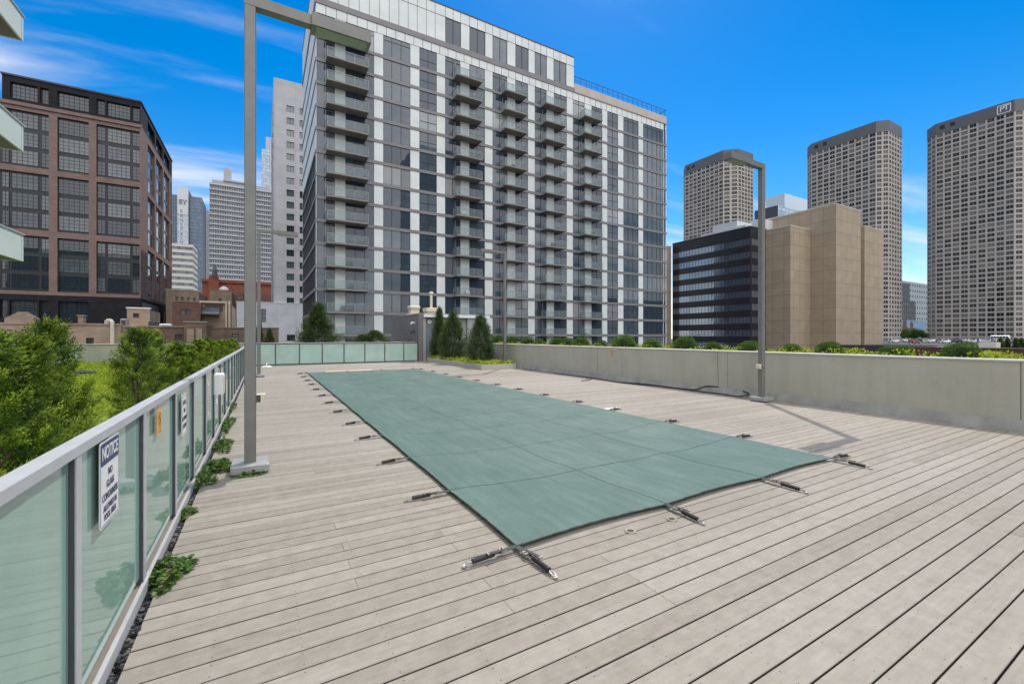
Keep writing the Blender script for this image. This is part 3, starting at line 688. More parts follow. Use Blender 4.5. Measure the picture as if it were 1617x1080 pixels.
SX0, SX1, SY0, SY1, SZ = 8.9, 14.0, 27.9, 35.0, 3.12
m_shp = panels('stair_panels', (.20, .185, .178), 1.9, 1.05, .012, .6); m_shf = M('stair_front', (.34, .335, .33), .6, 0, .08, 2)
a = MB(); a.box(SX0, SX0 + .3, SY0, SY1, 0, SZ); a.box(SX0 + .3, SX1, SY1 - .3, SY1, 0, SZ); a.box(SX1 - .3, SX1, SY0 + .3, SY1 - .3, 0, SZ); a.build('wall', m_shp, sh)
a = MB(); a.box(SX0 + .301, SX0 + .48, SY0 + .02, SY0 + .3, 0, SZ); a.box(SX0 + .481, SX1 - .3, SY0 + .25, SY0 + .3, 2.3, SZ - .2); a.box(SX1 - 1.6, SX1 - .301, SY0 + .02, SY0 + .2495, 0, SZ - .2); a.box(SX0 + 2.6, SX1 - 1.601, SY0 + .26, SY0 + .3, 0, 2.299); a.build('front_wall', m_shf, sh)
a = MB(); a.box(SX0 - .02, SX1 + .02, SY0 - .02, SY1, SZ + .001, SZ + .06); a.build('roof', m_flash, sh)
a = MB(); a.box(SX0 + .31, SX1 + .1, SY0 - .12, SY0 + .019, SZ - .2, SZ - .002); a.build('fascia', m_white, sh)
a = MB(); a.box(SX0 + .482, SX0 + 2.599, SY0 + .28, SY0 + .298, .02, 2.28); dr = a.build('roll_door', panels('blue_grey_door', (.30, .33, .38), 5, .12, .006, .8, .5), sh)
a = MB(); a.box(SX0 + 2.25, SX0 + 2.35, SY0 + .24, SY0 + .279, 1.0, 1.12); a.build('handle', m_chrome, dr, org=Vector((11.4, 31, 0)))
ck_ = thing('wall_clock', 'round white wall clock with a black rim above the stair house door', 'clock', (SX0 + .75, SY0 + .23, 2.6))
def ydisc(mb, x, z, y0, y1, r, n=24, m=0):
    mb.loft([[(x + r * math.cos(6.28318 * j / n), y0, z + r * math.sin(6.28318 * j / n)) for j in range(n)], [(x + r * math.cos(6.28318 * j / n), y1, z + r * math.sin(6.28318 * j / n)) for j in range(n)]], m=m)
a = MB(); ydisc(a, SX0 + .80, 2.62, SY0 + .19, SY0 + .249, .19); a.build('rim', m_black, ck_)
a = MB(); ydisc(a, SX0 + .80, 2.62, SY0 + .184, SY0 + .1895, .155); a.build('face', m_signw, ck_)
a = MB(); a.box(SX0 + .795, SX0 + .805, SY0 + .180, SY0 + .1835, 2.62, 2.73); a.box(SX0 + .80, SX0 + .87, SY0 + .180, SY0 + .1835, 2.615, 2.625); a.build('hands', m_black, ck_)
a = MB(); ydisc(a, SX0 + 1.45, 2.62, SY0 + .20, SY0 + .249, .17)
tag(a.build('life_ring', m_yel, org=(SX0 + 1.45, SY0 + .2, 2.45)), 'round yellow disc on the stair house wall beside the clock', 'life ring')
for i, z in enumerate((2.55, 1.95)):
    a = MB(); y = SY0 + .9
    a.box(SX0 - .05, SX0 - .001, y - .06, y + .06, z - .06, z + .06); a.tube([(SX0 - .05, y, z), (SX0 - .16, y - .05, z + .03), (SX0 - .3, y - .1, z - .06)], .05, 8, r1=.08)
    tag(a.build('security_light', m_white if i == 0 else m_dgrey, org=(SX0, y, z)), ['white swivel security light higher on the stair house side wall', 'dark swivel security light lower on the stair house side wall'][i], 'light')
rv = thing('roof_vent', 'square beige vent hood on the stair house roof', 'vent', (9.6, 31, SZ + .06))
x0 = xat(654, 31); a = MB(); a.box(x0 - .45, x0 + .45, 30.7, 31.5, SZ + .06, SZ + .18); a.box(x0 - .3, x0 + .3, 30.8, 31.4, SZ + .1802, SZ + .55); a.build('curb', m_cream, rv)
a = MB(); a.rbox(x0 - .38, x0 + .38, 30.7, 31.5, SZ + .551, SZ + .75, .06); a.build('hood', m_cream, rv)
rv = thing('roof_vent', 'beige vent box with a tall capped pipe on the stair house roof', 'vent', (10.6, 31, SZ + .06))
x0 = xat(681, 31); a = MB(); a.box(x0 - .42, x0 + .42, 30.6, 31.4, SZ + .06, SZ + .35); a.rbox(x0 - .5, x0 + .5, 30.5, 31.5, SZ + .351, SZ + .62, .03); a.build('curb', m_cream, rv)
a = MB(); a.disc(x0, 31, SZ + .621, SZ + 1.7, .1, 12); a.disc(x0, 31, SZ + 1.701, SZ + 1.84, .2, 16, r1=.09); a.build('pipe', m_cream, rv)

# ------------------------------------------------------------------ plants
def mesh_np(name, V, mats, mi=None, n=4, tone=None):
    me = bpy.data.meshes.new(name); k = len(V) // n
    me.vertices.add(len(V)); me.vertices.foreach_set('co', V.astype(np.float32).ravel())
    me.loops.add(k * n); me.loops.foreach_set('vertex_index', np.arange(k * n, dtype=np.int32))
    me.polygons.add(k); me.polygons.foreach_set('loop_start', np.arange(0, k * n, n, dtype=np.int32))
    for m in mats: me.materials.append(m)
    if mi is not None: me.polygons.foreach_set('material_index', mi.astype(np.int32))
    me.update(calc_edges=True)
    if tone is not None: at_ = me.attributes.new('tone', 'FLOAT', 'POINT'); at_.data.foreach_set('value', tone.astype(np.float32))
    return me
def unit(a): return a / np.maximum(np.linalg.norm(a, axis=1, keepdims=True), 1e-9)
def leaves(P, D, ln, wd, rg, jit=.5):
    """one rhombic leaf per point P, pointing along D"""
    n = len(P); D = unit(D + rg.normal(0, jit, (n, 3))); S = unit(np.cross(D, rg.normal(0, 1, (n, 3))))
    l = (ln * rg.uniform(.6, 1.3, (n, 1))); w_ = (wd * rg.uniform(.7, 1.2, (n, 1)))
    return np.stack([P, P + D * l * .5 + S * w_ * .5, P + D * l, P + D * l * .5 - S * w_ * .5], 1).reshape(-1, 3)
def conifer(h, r, seed, fronds, per, ln, wd, prof, rise=.8, flen=.26, gap=.0):
    rg = np.random.default_rng(seed); hh = rg.random(fronds) ** .85; az = rg.random(fronds) * 6.283
    lump = 1 + .16 * np.sin(3 * az + seed + 5 * hh) + .12 * np.sin(7 * hh * 3 + 2 * az + seed * 2)
    rad = prof(hh) * r * lump * (1 - .5 * rg.random(fronds) ** 2.2)
    B = np.stack([rad * np.cos(az), rad * np.sin(az), hh * h], 1)
    out_ = np.stack([np.cos(az), np.sin(az), np.zeros(fronds)], 1); D = unit(out_ + np.array([0, 0, 1.]) * rise * rg.uniform(.4, 1.5, (fronds, 1)) + rg.normal(0, .25, (fronds, 3)))
    fl = flen * (.45 + .8 * rg.random(fronds)) * (.5 + .5 * prof(hh))
    S = unit(np.cross(D, out_ + rg.normal(0, .6, (fronds, 3))))
    t = rg.random((fronds, per)) ; lat = rg.normal(0, 1, (fronds, per)) * .30 * (1.1 - t)
    P = B[:, None] - D[:, None] * (fl * .45)[:, None, None] + D[:, None] * (t * fl[:, None])[..., None] + S[:, None] * (lat * fl[:, None])[..., None] + rg.normal(0, .012, (fronds, per, 3))
    Dl = D[:, None] + S[:, None] * (np.sign(lat) * .7)[..., None]
    V = leaves(P.reshape(-1, 3), Dl.reshape(-1, 3), ln, wd, rg, .35)
    tone = np.repeat(np.repeat(rg.random(fronds), per) * .6 + t.reshape(-1) * .4, 4)
    ok = (V.reshape(-1, 4, 3)[:, :, 2].min(1).repeat(4)) > -.02
    return V[ok], tone[ok]
def trunk_mesh(h, r, seed, limbs, spread):
    rr = random.Random(seed); mb = MB()
    pts = [(rr.uniform(-.02, .02) * k, rr.uniform(-.02, .02) * k, h * k / 6) for k in range(7)]; mb.tube(pts, r, 8, r1=r * .25)
    for k in range(limbs):
        z = h * rr.uniform(.12, .85); a = rr.random() * 6.28; l = spread * rr.uniform(.5, 1) * (1.05 - z / h)
        mb.tube([(0, 0, z), (l * .5 * math.cos(a), l * .5 * math.sin(a), z + l * .45), (l * math.cos(a), l * math.sin(a), z + l * 1.1)], r * .35, 5, r1=r * .1)
    return mb
def con_mesh(vt, m): return mesh_np('crown', vt[0], [m], tone=vt[1])
th_prof = lambda h: np.clip(.55 + 1.2 * h, 0, 1) * np.clip(1.12 - h ** 2.2, .04, 1) ** .8
co_prof = lambda h: np.clip(.7 + 2.4 * h, 0, 1) * (1.03 - h) ** .75
ov_prof = lambda h: np.clip(.62 + 1.6 * h, 0, 1) * np.clip(1.04 - h ** 1.7, .03, 1)
TH = [con_mesh(conifer(1.5, .33, 11 + i, [250, 210, 280, 230][i], 130, .026, .0085, th_prof, rise=.9, flen=.27), m_leaf_thuja) for i in range(4)]
THs = [con_mesh(conifer(1.5, .36, 31 + i, 330, 60, .034, .013, lambda h: th_prof(h) * (1.1 - .6 * h), flen=.22), m_leaf_thuja) for i in range(3)]
TT = [trunk_mesh(1.35, .028, 50 + i, 16, .42).mesh('trunk', m_bark) for i in range(3)]
SED = .33
# hedge of arborvitae along the outside of the fence: (bearing, top z, width factor)
hx = -1.42
hedge = [(-30, 1.64, .95), (22, 1.64, .85), (84, 1.73, .72), (210, 1.71, .85), (248, 1.70, .85)]
spots = [(hx + .05 * math.sin(9 * i), yat(px, hx), zt, wf, 0) for i, (px, zt, wf) in enumerate(hedge)]
y = 9.9
while y < 27.8: spots.append((-1.32 + random.uniform(-.06, .06), y, random.uniform(1.42, 1.62), random.uniform(.9, 1.05), 1)); y += random.uniform(1.15, 1.4)
for i, (x, y, zt, wf, far) in enumerate(spots):
    t_ = thing('arborvitae', f'{ORD[i]} arborvitae of the hedge behind the glass fence, from the near end', 'shrub', (x, y, SED - .05), 'arborvitae hedge beyond the fence', random.random() * 6.28)
    q = (zt - SED + .05) / 1.5
    o = link('crown', THs[i % 3] if far else TH[i % 4], t_); o.scale = (wf, wf, q)
    o = link('trunk', TT[i % 3], t_); o.scale = (1, 1, q)
# sedum roof
sg = MB(); NX_, NY_ = 44, 90
for j in range(NY_ + 1):
    for i in range(NX_ + 1):
        x = -16 + 15.1 * i / NX_; y = -4 + 32.7 * j / NY_
        sg.v.append((x, y, SED + .035 * math.sin(2.1 * x + .7 * y) * math.sin(1.3 * y - x) + .02 * math.sin(5 * x + 3 * y) + .02 * random.random()))
for j in range(NY_):
    for i in range(NX_): a = j * (NX_ + 1) + i; sg.f.append((a, a + 1, a + NX_ + 2, a + NX_ + 1)); sg.m.append(0)
tag(sg.build('roof_garden_bed', m_sedum, smooth=True), kind='structure')
sk = MB(); sk.box(-.93, -.86, -4, 28.69, -.3, SED + .03); tag(sk.build('bed_edging', m_alu), kind='structure')
n = 60000; P = np.stack([rng.uniform(-9, -.95, n), 3 + 25.6 * rng.random(n), np.full(n, SED)], 1); P[:, 2] += rng.uniform(-.01, .06, n)
V = leaves(P, np.tile([[0, 0, 1.]], (n, 1)), .06, .045, rng, .6)
o = link('sedum_leaves', mesh_np('sedum_leaves', V, [m_leaf_lime])); tag(o, 'low lime green sedum covering the roof garden beyond the fence', 'ground cover', kind='stuff')
rk = MB(); rr = random.Random(3); x0, y0 = gnd(132, 593, SED)
rings = []
for k, (s2, z) in enumerate(((.30, 0), (.34, .06), (.27, .13), (.12, .16))): rings.append([(x0 + s2 * rr.uniform(.85, 1.1) * math.cos(6.283 * j / 10), y0 + .7 * s2 * rr.uniform(.8, 1.1) * math.sin(6.283 * j / 10), SED + z) for j in range(10)])
rk.loft(rings); tag(rk.build('dark_rock', m_slate, org=(x0, y0, SED)), 'lone dark grey rock lying on the sedum roof', 'rock')
gf = thing('glass_fence', 'pale glass fence along the far left side of the sedum roof, seen between shrubs', 'fence', (-7.7, 20, SED))
for k in range(12):
    y = 11.5 + 1.42 * k
    a = MB(); a.box(-7.73, -7.67, y - .03, y + .03, SED, 1.27); a.build('post', m_post, gf)
    a = MB(); a.box(-7.71, -7.695, y + .035, y + 1.385, SED + .05, 1.25); a.build('glass_panel', m_frost2, gf)
a = MB(); a.box(-7.73, -7.67, 11.4, 28.6, 1.2705, 1.31); a.build('top_rail', m_alu, gf)

# conifer planter by the stair house
pl_ = thing('planter', 'low grey stone planter bed with lime groundcover in the far right corner', 'planter', (10.3, 23, 0))
QX0, QX1, QY0, QY1 = 9.25, 11.2, 19.15, 27.3
a = MB(); a.box(QX0, QX0 + .08, QY0, QY1, 0, .26); a.box(QX0 + .0801, QX1, QY0, QY0 + .08, 0, .26); a.build('edging', m_stucco, pl_)
a = MB(); a.box(QX0 + .081, QX1, QY0 + .081, QY1, .0, .24); a.build('soil', m_soil, pl_)
n = 5200; P = np.stack([QX0 + .03 + (QX1 - QX0 - .05) * rng.random(n), QY0 + .04 + (QY1 - QY0) * rng.random(n), .23 + .12 * rng.random(n)], 1)
keep = (np.sin(P[:, 0] * 5 + P[:, 1] * 3) + np.sin(P[:, 1] * 4) > -.6); P = P[keep]
o = link('lime_groundcover', mesh_np('lime_groundcover', leaves(P, np.tile([[0, 0, 1.]], (len(P), 1)), .11, .07, rng, .8), [m_leaf_lime])); tag(o, 'lime and green groundcover spilling over the far planter edge', 'ground cover', kind='stuff')
CO = [con_mesh(conifer(1, .46, 71 + i, 470, 70, .034, .010, [lambda h: co_prof(h) ** 1.5, ov_prof, ov_prof][i], rise=[.45, .8, 1.0][i], flen=.34), m_leaf_dark) for i in range(3)]
TRK = trunk_mesh(.9, .03, 77, 10, .3).mesh('trunk', m_bark)
for (px, X, zt, wd, kind, lab) in ((694, 10.15, 3.40, 1.45, 0, 'tall thin-topped conifer at the back of the far planter, in front of the roll door'), (715, 10.05, 2.98, 1.75, 1, 'broad dark conifer in the middle of the far planter'), (759, 10.2, 2.66, 1.6, 2, 'dense oval conifer nearest the corner of the far planter')):
    t_ = thing('conifer', lab, 'tree', (X, yat(px, X), .22), 'conifers in the far planter'); hh = zt - .22
    o = link('crown', CO[kind], t_); o.scale = (wd, wd, hh); o = link('trunk', TRK, t_); o.scale = (1, 1, hh)
tr = MB(); X = 10.6; y0 = yat(741, X)
for k in range(5): tr.box(X - .25 + .12 * k, X - .238 + .12 * k, y0, y0 + .012, .24, 1.75)
for k in range(9): tr.box(X - .25, X + .242, y0 + .0121, y0 + .02, .4 + .16 * k, .412 + .16 * k)
tag(tr.build('trellis', m_black, org=(X, y0, .24)), 'narrow dark metal trellis between two conifers of the far planter', 'trellis')
pg = np.random.default_rng(8); X, Y = 11.0, yat(781, 11.0)
P = np.stack([X + pg.normal(0, .14, 260), Y + pg.normal(0, .2, 260), .3 + pg.random(260) * .45], 1)
o = link('purple_flowers', mesh_np('purple_flowers', leaves(P - np.array([X, Y, .24]), np.tile([[0, 0, 1.]], (260, 1)), .10, .035, pg, .4), [m_purple]), None, (X, Y, .24)); tag(o, 'clump of purple flower spikes at the right end of the far planter', 'flowers')
def ballmesh(seed, n=2600, flat=.75, ln=.05, wd=.03, mat=None):
    rg = np.random.default_rng(seed); D = unit(rg.normal(0, 1, (n, 3))); D[:, 2] = np.abs(D[:, 2]) * 1.0 - .12
    lump = 1 + .13 * np.sin(5 * D[:, 0] + seed) * np.sin(4 * D[:, 1] + seed * 2) + .07 * np.sin(9 * D[:, 2] + 6 * D[:, 0])
    P = D * (lump * (1 - .35 * rg.random(n) ** 3))[:, None] * np.array([.5, .5, flat])
    return mesh_np('crown', leaves(P, D + np.array([0, 0, .5]), ln, wd, rg, .6), [mat or m_leaf_box])
GB = MB(); GB.disc(0, 0, -.25, -.08, .30, 10, r1=.42); GB.disc(0, 0, -.08, .35, .42, 10, r1=.2)
gbm = GB.mesh('stem_mass', M('inner_twigs', (.012, .018, .006), .9, 0, .4, 10))
BX = [ballmesh(90 + i, 7000, ln=.04, wd=.022) for i in range(3)]
balls = [(1520, 70, 12.35), (1409, 42, 12.4), (1310, 46, 12.35), (1251, 34, 12.4), (1183, 40, 12.4), (1126, 30, 12.4), (1081, 42, 12.4), (1029, 30, 12.5), (986, 42, 12.4), (950, 22, 12.5), (918, 30, 12.4), (897, 24, 12.5), (879, 24, 12.4), (852, 20, 12.5), (834, 24, 12.4), (807, 20, 12.4), (786, 24, 12.4)]
planttop = 1.16
sb = MB(); sb.box(11.851, 13.8, -4, 29.6, .6, planttop); sb.box(13.8, 13.9, -4, 29.6, .6, planttop + .06)
tag(sb.build('planting_strip', m_soil), kind='structure')
for i, (px, wpx, X) in enumerate(balls):
    Y = yat(px, X); dd = X * SX + Y * CX; lat = abs(px - 808.5) / FPX; wdt = wpx / FPX * dd / (1 + .35 * lat)
    t_ = thing('boxwood_ball', f'clipped green boxwood ball on the right wall, {ORD[i]} from the right', 'shrub', (X, Y, planttop), 'boxwood balls along the right wall', random.random() * 6)
    o = link('crown', BX[i % 3], t_, (0, 0, wdt * .10)); hh = wdt * random.uniform(.62, .78); o.scale = (wdt, wdt, hh)
    o = link('stem_mass', gbm, t_, (0, 0, wdt * .2)); o.scale = (wdt, wdt, wdt * .62)
n = 14000; P = np.stack([rng.uniform(11.92, 13.4, n), 1.2 + 28 * rng.random(n) ** 1.2, np.full(n, planttop)], 1)
m0 = np.sin(P[:, 1] * 3.1) + np.sin(P[:, 1] * 7.3 + 1) + .6 * np.sin(P[:, 0] * 9); P = P[m0 > -.7]; P[:, 2] += rng.random(len(P)) * .20 * np.clip(.55 + .35 * np.sin(P[:, 1] * 5.1), .2, 1)
o = link('lime_groundcover', mesh_np('lime_groundcover', leaves(P, np.tile([[0, 0, 1.]], (len(P), 1)), .065, .038, rng, .8), [m_leaf_lime])); tag(o, 'lime yellow groundcover between the boxwood balls on the right wall', 'ground cover', kind='stuff')
# spruces and shrubs beyond the far parapet
for (px, Y, zt, wd, kind, lab) in ((503, 30.2, 3.62, 2.7, 0, 'broad dark spruce standing behind the far glass fence'), (591, 30.0, 2.0, 2.1, 1, 'low spreading dark evergreen left of the stair house'), (572, 30.0, 1.72, 1.5, 2, 'small green evergreen tuft beside the low spreading one'), (426, 31, 2.1, .9, 0, 'small young conifer seen right of the distant left lamp post'), (410, 31.5, 2.6, .7, 0, 'thin young conifer half hidden by the distant left lamp post')):
    X = xat(px, Y); t_ = thing('conifer', lab, 'tree', (X, Y, .9), 'evergreens behind the far parapet')
    o = link('crown', CO[kind], t_); o.scale = (wd, wd, zt - .9); o = link('trunk', TRK, t_); o.scale = (1, 1, zt - .9)
fb_ = MB(); fb_.box(-16, 8.85, 29.151, 34, -.3, .95); tag(fb_.build('far_planting_bed', m_soil), kind='structure')
# ivy on the gravel strip
def lobed(P, D, size, rg):
    """five-pointed ivy leaves as fans of one polygon each"""
    n = len(P); D = unit(D + rg.normal(0, .5, (n, 3))); Nn = unit(np.array([[0, 0, 1.]]) + rg.normal(0, .45, (n, 3))); S = unit(np.cross(Nn, D)); D = unit(np.cross(S, Nn))
    shp = np.array([(0, 0), (.45, .12), (.34, .42), (.5, .66), (.2, .7), (0, 1.0), (-.2, .7), (-.5, .66), (-.34, .42), (-.45, .12)])
    s = size * rg.uniform(.6, 1.25, (n, 1, 1))
    return (P[:, None] + s * (shp[None, :, 0, None] * S[:, None] + shp[None, :, 1, None] * D[:, None])).reshape(-1, 3)
ivy = [(-.50, 3.78, .16, .20, 260, 'leafy ivy clump spilling from the gravel nearest the viewer'), (-.55, 4.98, .08, .12, 60, 'small ivy sprig at the foot of the third fence post'),
       (-.52, 5.98, .15, .22, 200, 'small ivy patch just in front of the lamp post base'), (-.42, 6.5, .24, .28, 460, 'largest ivy clump, reaching the foot of the near lamp post'), (-.05, 5.98, .22, .045, 40, 'thin ivy runner along the front edge of the near lamp plate'),
       (-.46, 7.75, .18, .42, 300, 'ivy mat on the gravel just beyond the near lamp post'), (-.50, 9.6, .12, .75, 360, 'long ivy stretch in the gravel below the call box'), (-.54, 11.9, .07, .8, 150, 'most distant thin ivy line in the gravel by the fence')]
for i, (x, y, sx, sy, n, lab) in enumerate(ivy):
    n = int(n * 1.35); rg = np.random.default_rng(200 + i); a = rg.random(n) * 6.283; q = np.sqrt(rg.random(n)) * (1 + .3 * np.sin(3 * a + i))
    sx *= .72; x -= .07
    P = np.stack([q * np.cos(a) * sx, q * np.sin(a) * sy, .015 + (.13 if n > 100 else .05) * rg.random(n) * np.clip(1.1 - q, .15, 1)], 1)
    t_ = thing('ivy', lab, 'plant', (x, y, 0), 'ivy along the glass fence')
    link('leaves', mesh_np('leaves', lobed(P, np.stack([np.cos(a), np.sin(a), 0 * a], 1), .036, rg), [m_leaf_ivy], n=10), t_)
    st = MB(); rr = random.Random(i)
    for k in range(max(3, n // 40)):
        b = rr.random() * 6.28; st.tube([(-.1, rr.uniform(-sy, sy) * .6, -.01), (sx * .4 * math.cos(b), sy * .4 * math.sin(b), .04), (sx * math.cos(b), sy * math.sin(b), .02)], .003, 4)
    st.build('stem', m_bark, t_, local=True)

# ------------------------------------------------------------------ buildings
# 1. the tall white and glass apartment block
m_wpan = panels('white_cladding', (.76, .78, .745), 40, 40, .0, 1, .5, .02, ribs=9)
m_mull = M('black_mullion', (.018, .018, .02), .4); m_fband = M('mauve_grey_band', (.19, .178, .178), .55, .1, .08, .8)
m_gl = glass('apartment_glass', (.030, .047, .064), (.13, .155, .17), 1.6, .015, .10, .66)
m_gl_blind = glass('curtained_glass', (.12, .13, .14), (.30, .31, .31), 1.6, .015, .0, .5)
m_rail = M('rail_metal', (.30, .31, .32), .4, .4)
def clearglass():
    m = bpy.data.materials.new('balcony_glass'); m.use_nodes = True; t = m.node_tree; t.nodes.clear()
    o = t.nodes.new('ShaderNodeOutputMaterial'); a = t.nodes.new('ShaderNodeBsdfTransparent'); a.inputs[0].default_value = (.82, .88, .88, 1)
    b = t.nodes.new('ShaderNodeBsdfPrincipled'); b.inputs['Base Color'].default_value = (.42, .45, .46, 1); b.inputs['Roughness'].default_value = .03
    x = t.nodes.new('ShaderNodeMixShader'); x.inputs[0].default_value = .16
    t.links.new(a.outputs[0], x.inputs[1]); t.links.new(b.outputs[0], x.inputs[2]); t.links.new(x.outputs[0], o.inputs[0]); return m
m_bglass = clearglass()
AY = 62.0; AX0, AX1, AYB = 5.96, 72.3, 84.2; AXP = 48.3
B = Bld('apartment_building', 'tall white and dark glass apartment block with stacked concrete balconies', 'building', (39, 73, GZ))
lev = [4.83 + 3.01 * k for k in range(-7, 13)]         # floor levels; top one 40.95
ROOF, TB0, TB1, PAR = 51.5, 45.3, 46.1, 46.95
glz = [(5.96, 8.26), (9.6, 13.37), (14.62, 18.51), (19.85, 22.53), (23.85, 26.32), (27.84, 30.54), (31.92, 34.59), (36.15, 38.62), (39.96, 42.39), (43.94, 46.72), (48.08, 50.75), (52.38, 54.91), (56.21, 58.91), (60.31, 64.35), (65.61, 71.35)]
mul = {0: (1.1,), 1: (1.25, 2.5), 2: (1.22, 2.54), 13: (1.3, 2.6), 14: (1.3, 2.6, 3.9, 4.9)}
B.mb('core').box(AX0 + .3, AX1 - .05, AY + .3, AYB - .3, GZ, TB0)
B.mb('core').box(AX0 + .3, AXP - .3, AY + .3, AYB - .3, TB0, ROOF - .3)
O = (0, AY)
tops = lev[1:] + [TB0]
for z0, z1 in zip(lev, tops):
    zt = z1 if z1 < TB0 else z1 - 1.25
    wh = [(AX0, AX0 + .06)] + [(glz[i][1], glz[i + 1][0]) for i in range(len(glz) - 1)] + [(71.35, 71.5), (72.1, AX1)]
    for a, b in wh: B.lbox('cladding', O, 0, a, b, 0, .3, z0 + .23, z1)
    B.win(O, 0, 71.5, 72.1, z0 + .23, zt, .06, fr=.03)
    for i, (a, b) in enumerate(glz):
        a = max(a, AX0 + .06)
        if z1 >= TB0: B.lbox('cladding', O, 0, a, b, .01, .3, zt, z1)
        mm = mul.get(i, ((b - a) / 2,))
        B.win(O, 0, a, b, z0 + .23, zt, .06, nx=tuple(m_ for m_ in mm if m_ < b - a - .2), ny=((1.15,) if i in (3, 5, 7, 12) else ((zt - z0 - .23) * .78,) if z1 >= TB0 else 1), fr=.035, ms=.06, mats=(m_mull, m_gl_blind) if random.random() < .13 else None)
# joints of the white strip over the top floor
for x in np.arange(AX0 + 1.2, AX1, 1.32): B.lbox('mullion', O, 0, x - .025, x + .025, -.02, -.001, TB0 - 1.25, TB0)
B.lbox('mullion', O, 0, AX0, AX1, -.022, -.0015, TB0 - 1.28, TB0 - 1.251)
# penthouse storey: blank white to the left, windows to the right
pgl = [(28.1, 30.9), (33.0, 35.9), (38.0, 40.6)]
pgl = [(23.9, 26.4), (27.9, 30.6), (31.95, 34.6), (36.2, 38.7), (40.0, 42.4), (43.9, 46.6)]
u = AX0
for a, b in pgl + [(AXP, None)]:
    B.lbox('cladding', O, 0, u, a, 0, .3, TB1, ROOF)
    if b: B.lbox('cladding', O, 0, a, b, 0, .3, ROOF - 1.55, ROOF); B.win(O, 0, a, b, TB1, ROOF - 1.55, .06, nx=2, fr=.04, ms=.06); u = b
for x in list(np.arange(AX0 + 1.35, 23, 1.36)) + [q for p in pgl for q in (p[0], (p[0] + p[1]) / 2, p[1])]: B.lbox('mullion', O, 0, x - .025, x + .025, -.02, -.001, TB1, ROOF)
B.lbox('mullion', O, 0, AX0, AXP, -.024, -.002, ROOF - 1.6, ROOF - 1.54)
B.mb('roof_edge').box(AX0 - .06, AXP + .05, AY - .06, AYB, ROOF + .001, ROOF + .18)
B.mb('cladding').box(AXP - .3, AXP, AY + .301, AYB - .3, TB1, ROOF)
# lower roof: beige parapet and railing
m_beige = M('beige_parapet', (.47, .40, .34), .8, 0, .08, .5)
B.mb('parapet').box(AXP + .01, AX1 + .05, AY - .05, AY + .3, TB0 + .201, PAR); B.mb('parapet').box(AX1 - .25, AX1 + .05, AY + .301, AYB, TB0 + .201, PAR)
rl = B.mb('roof_railing')
for x in np.arange(AXP + .3, AX1, 1.3): rl.box(x - .03, x + .03, AY + .05, AY + .11, PAR + .001, PAR + 1.35)
rl.box(AXP + .2, AX1, AY + .04, AY + .12, PAR + 1.351, PAR + 1.43); rl.box(AXP + .2, AX1, AY + .06, AY + .1, PAR + .7, PAR + .74)
for y in np.arange(AY + 1.5, AYB, 1.5): rl.box(AX1 - .1, AX1 - .04, y - .03, y + .03, PAR + .001, PAR + 1.35)
rl.box(AX1 - .11, AX1 - .03, AY + .121, AYB, PAR + 1.351, PAR + 1.43)
# west end wall: white panels above, glass below
OW = (AX0, AYB)
for k, (z0, z1) in enumerate(zip(lev, tops)):
    glassy = z1 < 27.5
    if glassy:
        B.lbox('cladding', OW, R(-90), 0, .4, 0, .3, z0 + .23, z1); 
        for q in range(6):
            a = .4 + q * (AYB - AY - .7) / 6; B.win(OW, R(-90), a, a + (AYB - AY - .7) / 6, z0 + .23, z1, .06, nx=3, ny=1, fr=.04, ms=.06)
    else: B.lbox('cladding', OW, R(-90), 0, AYB - AY - .301, 0, .3, z0 + .23, z1)
B.lbox('cladding', OW, R(-90), 0, AYB - AY - .301, 0, .3, TB1, ROOF)
for z0 in lev:
    b_ = MB(); b_.box(AX0 - .07, AX1 + .06, AY - .07, AY + .29, z0 - .21, z0 + .228); b_.box(AX0 - .07, AX0 + .29, AY + .291, AYB, z0 - .21, z0 + .228); b_.build('floor_band', m_fband, B.root)
b_ = MB(); b_.box(AX0 - .10, AXP + .2, AY - .10, AY + .29, TB0 + .001, TB1 - .002); b_.box(AX0 - .1, AX0 + .29, AY + .291, AYB, TB0 + .001, TB1 - .002); b_.box(AXP + .201, AX1 + .06, AY - .07, AY + .29, TB0 + .001, TB0 + .2); b_.build('floor_band', m_fband, B.root)
B.finish(dict(core=m_mull, cladding=m_wpan, mullion=m_mull, roof_edge=m_mull, parapet=m_beige, roof_railing=m_dgrey), [m_mull, m_gl])
